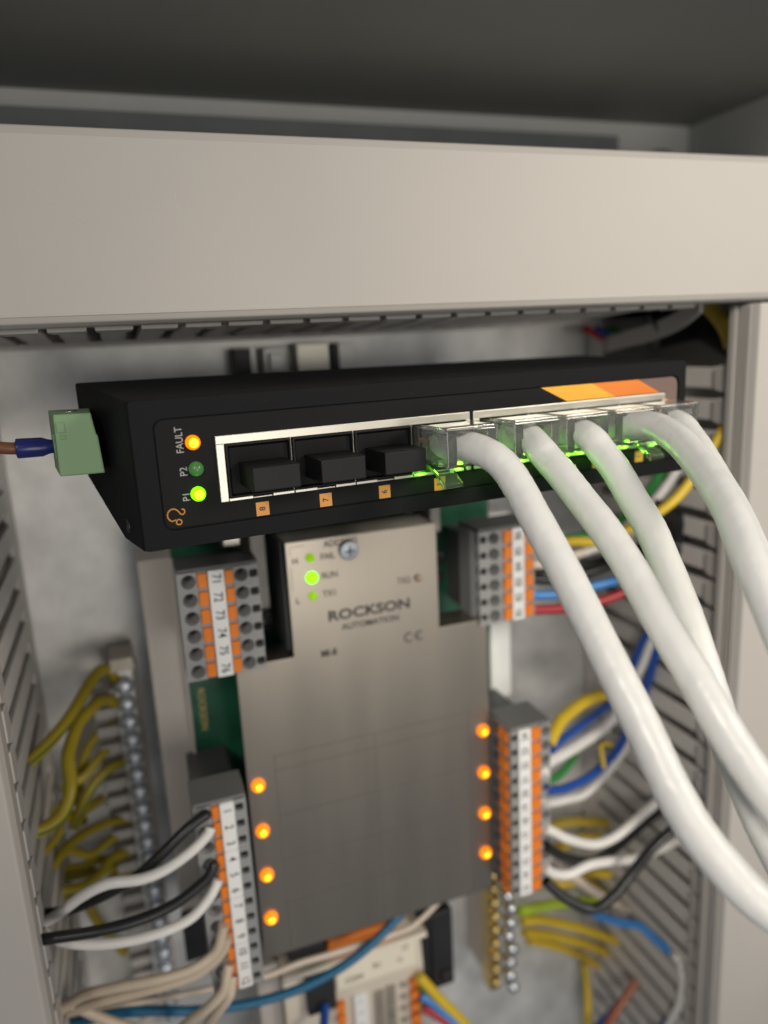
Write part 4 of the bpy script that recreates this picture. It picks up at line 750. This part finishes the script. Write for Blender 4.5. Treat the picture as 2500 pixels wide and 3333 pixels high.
for k in range(21):
    z = -106.1-6.55*k
    screw(-8.2+0.05*k, 245, z, o, fr, 3.05, 'zinc_dull')
    part('clamp_tab', G().box(-18.8,-11.7,247.5,252.5,z-5.1,z-1.5), 'tab_grey', o, fr, bevel=0.9)
o, fr = thing('earth_bar', 'brass and zinc earth bar at the bottom, right of the cream module', 'earth bar', (128, 244, -240))
part('bar', G().box(119.5,124.5,236.5,244,-270,-203), 'brass', o, fr, bevel=0.5)
part('bar_support', G().box(120,128,244.2,259.6,-266,-208), 'carrier', o, fr)
for k in range(10):
    z = -206-6.5*k
    screw(121.6, 235.4, z, o, fr, 2.3, 'brass')
    screw(127.2+0.9*math.sin(k*2.3), 232.6, z-2.5+0.8*math.sin(k*3.1), o, fr, 2.5, 'zinc')

# ------------------------------------------------------------------ cream input/output module at the bottom
o, fr = thing('control_module', 'cream coloured control module at the bottom with orange push buttons', 'control module', (55, 240, -240))
part('housing', G().prism([(216,-207.5),(214.5,-222),(216,-290),(248,-290),(248,-203),(224,-203)], lambda u,v,t:(t,u,v), 30, 81.5), 'cream', o, fr, bevel=0.6)
part('side_cover', G().prism([(219,-206),(217,-290),(246,-290),(246,-204)], lambda u,v,t:(t,u,v), 22, 29.8), 'carrier', o, fr, bevel=0.6)
part('name_plate', G().prism([(214.9,-208.6),(213.9,-220.2),(215.0,-220.2),(215.9,-208.6)], lambda u,v,t:(t,u,v), 48.6, 78.6), 'cream_label', o, fr, bevel=0.2)
for s_, x, z, sz in [('COM', 55.0, -217.8, 3.2), ('R1', 63.8, -215.6, 3.2), ('17', 74.6, -212.4, 3.0), ('12', 72.2, -216.4, 2.4)]:
    text('lettering', s_, (x,213.85+(z+220.2)*0.086-0.15,z), (1,0,0), (0,-0.086,1), sz, 'print_grey', o, fr, sx=0.9)
part('marker_holder', G().prism([(213,-208.2),(211.5,-224.5),(216.5,-224.5),(216.5,-208.2)], lambda u,v,t:(t,u,v), 37.4, 47.6), 'black_plastic', o, fr, bevel=0.4)
part('pull_handle', G().box(46.5,70.5,214,230,-204.8,-199.8), 'lever_orange', o, fr, bevel=0.8)
part('handle_base', G().box(33,46.2,216,232,-205.5,-200.5), 'black_plastic', o, fr, bevel=0.6)
part('top_rim', G().box(30,82,211,216,-207.4,-205.4), 'cream_label', o, fr, bevel=0.3)
for k in range(6):
    part('push_button', G().box(47.9,50.7,212.6,215.5,-228.2-5.3*k,-225.0-5.3*k), 'lever_orange', o, fr, bevel=0.3)
    part('push_button', G().box(75.6,79.0,212.6,215.5,-228.9-5.2*k,-225.7-5.2*k), 'lever_orange', o, fr, bevel=0.3)
    part('wire_slot', G().box(72.4,73.8,213.6,215.5,-228.2-5.2*k,-226.4-5.2*k), 'cream_dark', o, fr)
    text('marker_number', str(k+1), (56.6,213.3,-227.4-4.9*k), (0,0,1), (-1,0,0), 2.2, 'print_grey', o, fr)
part('marker_strip', G().box(54.2,59.2,213.4,215.6,-275,-224.6), 'marker_white', o, fr, bevel=0.3)
g = G()
for k in range(14):
    g.box(62.2,65.2,213.4,215.6,-227.6-2.0*k,-226.4-2.0*k).box(66.6,69.8,213.4,215.6,-227.2-2.0*k,-226.0-2.0*k)
part('grip_ridges', g, 'cream_dark', o, fr, bevel=0.15)
solo('relay_socket', G().prism([(214,-201.8),(214,-234),(250,-238),(250,-201.8)], lambda u,v,t:(t,u,v), 82, 93.4).box(84.5,86,212.8,214,-232,-205).box(88,92,212.6,214,-231.5,-227), 'black_plastic',
     'black relay socket against the right side of the cream module', 'relay socket', (88, 240, -215), bevel=0.8)

# ------------------------------------------------------------------ single wires
for name, label, col, r, path in WIRES:
    base = path[len(path)//2]
    g = G()
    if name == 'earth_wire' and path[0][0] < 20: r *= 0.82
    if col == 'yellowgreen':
        g.tube(path, r, n=16, sub=6, stripe=(0,)); mats = ['wire_mustard' if path[0][0] < 20 else 'wire_yellow', 'wire_stripe']  # left wires: the same yellow with shade put into the colour
    else:
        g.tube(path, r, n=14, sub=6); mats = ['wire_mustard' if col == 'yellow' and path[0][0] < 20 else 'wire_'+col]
    solo(name, g, mats, label, 'earth wire' if name == 'earth_wire' else 'wire', base, 'single wires in the cabinet', smooth='angle')
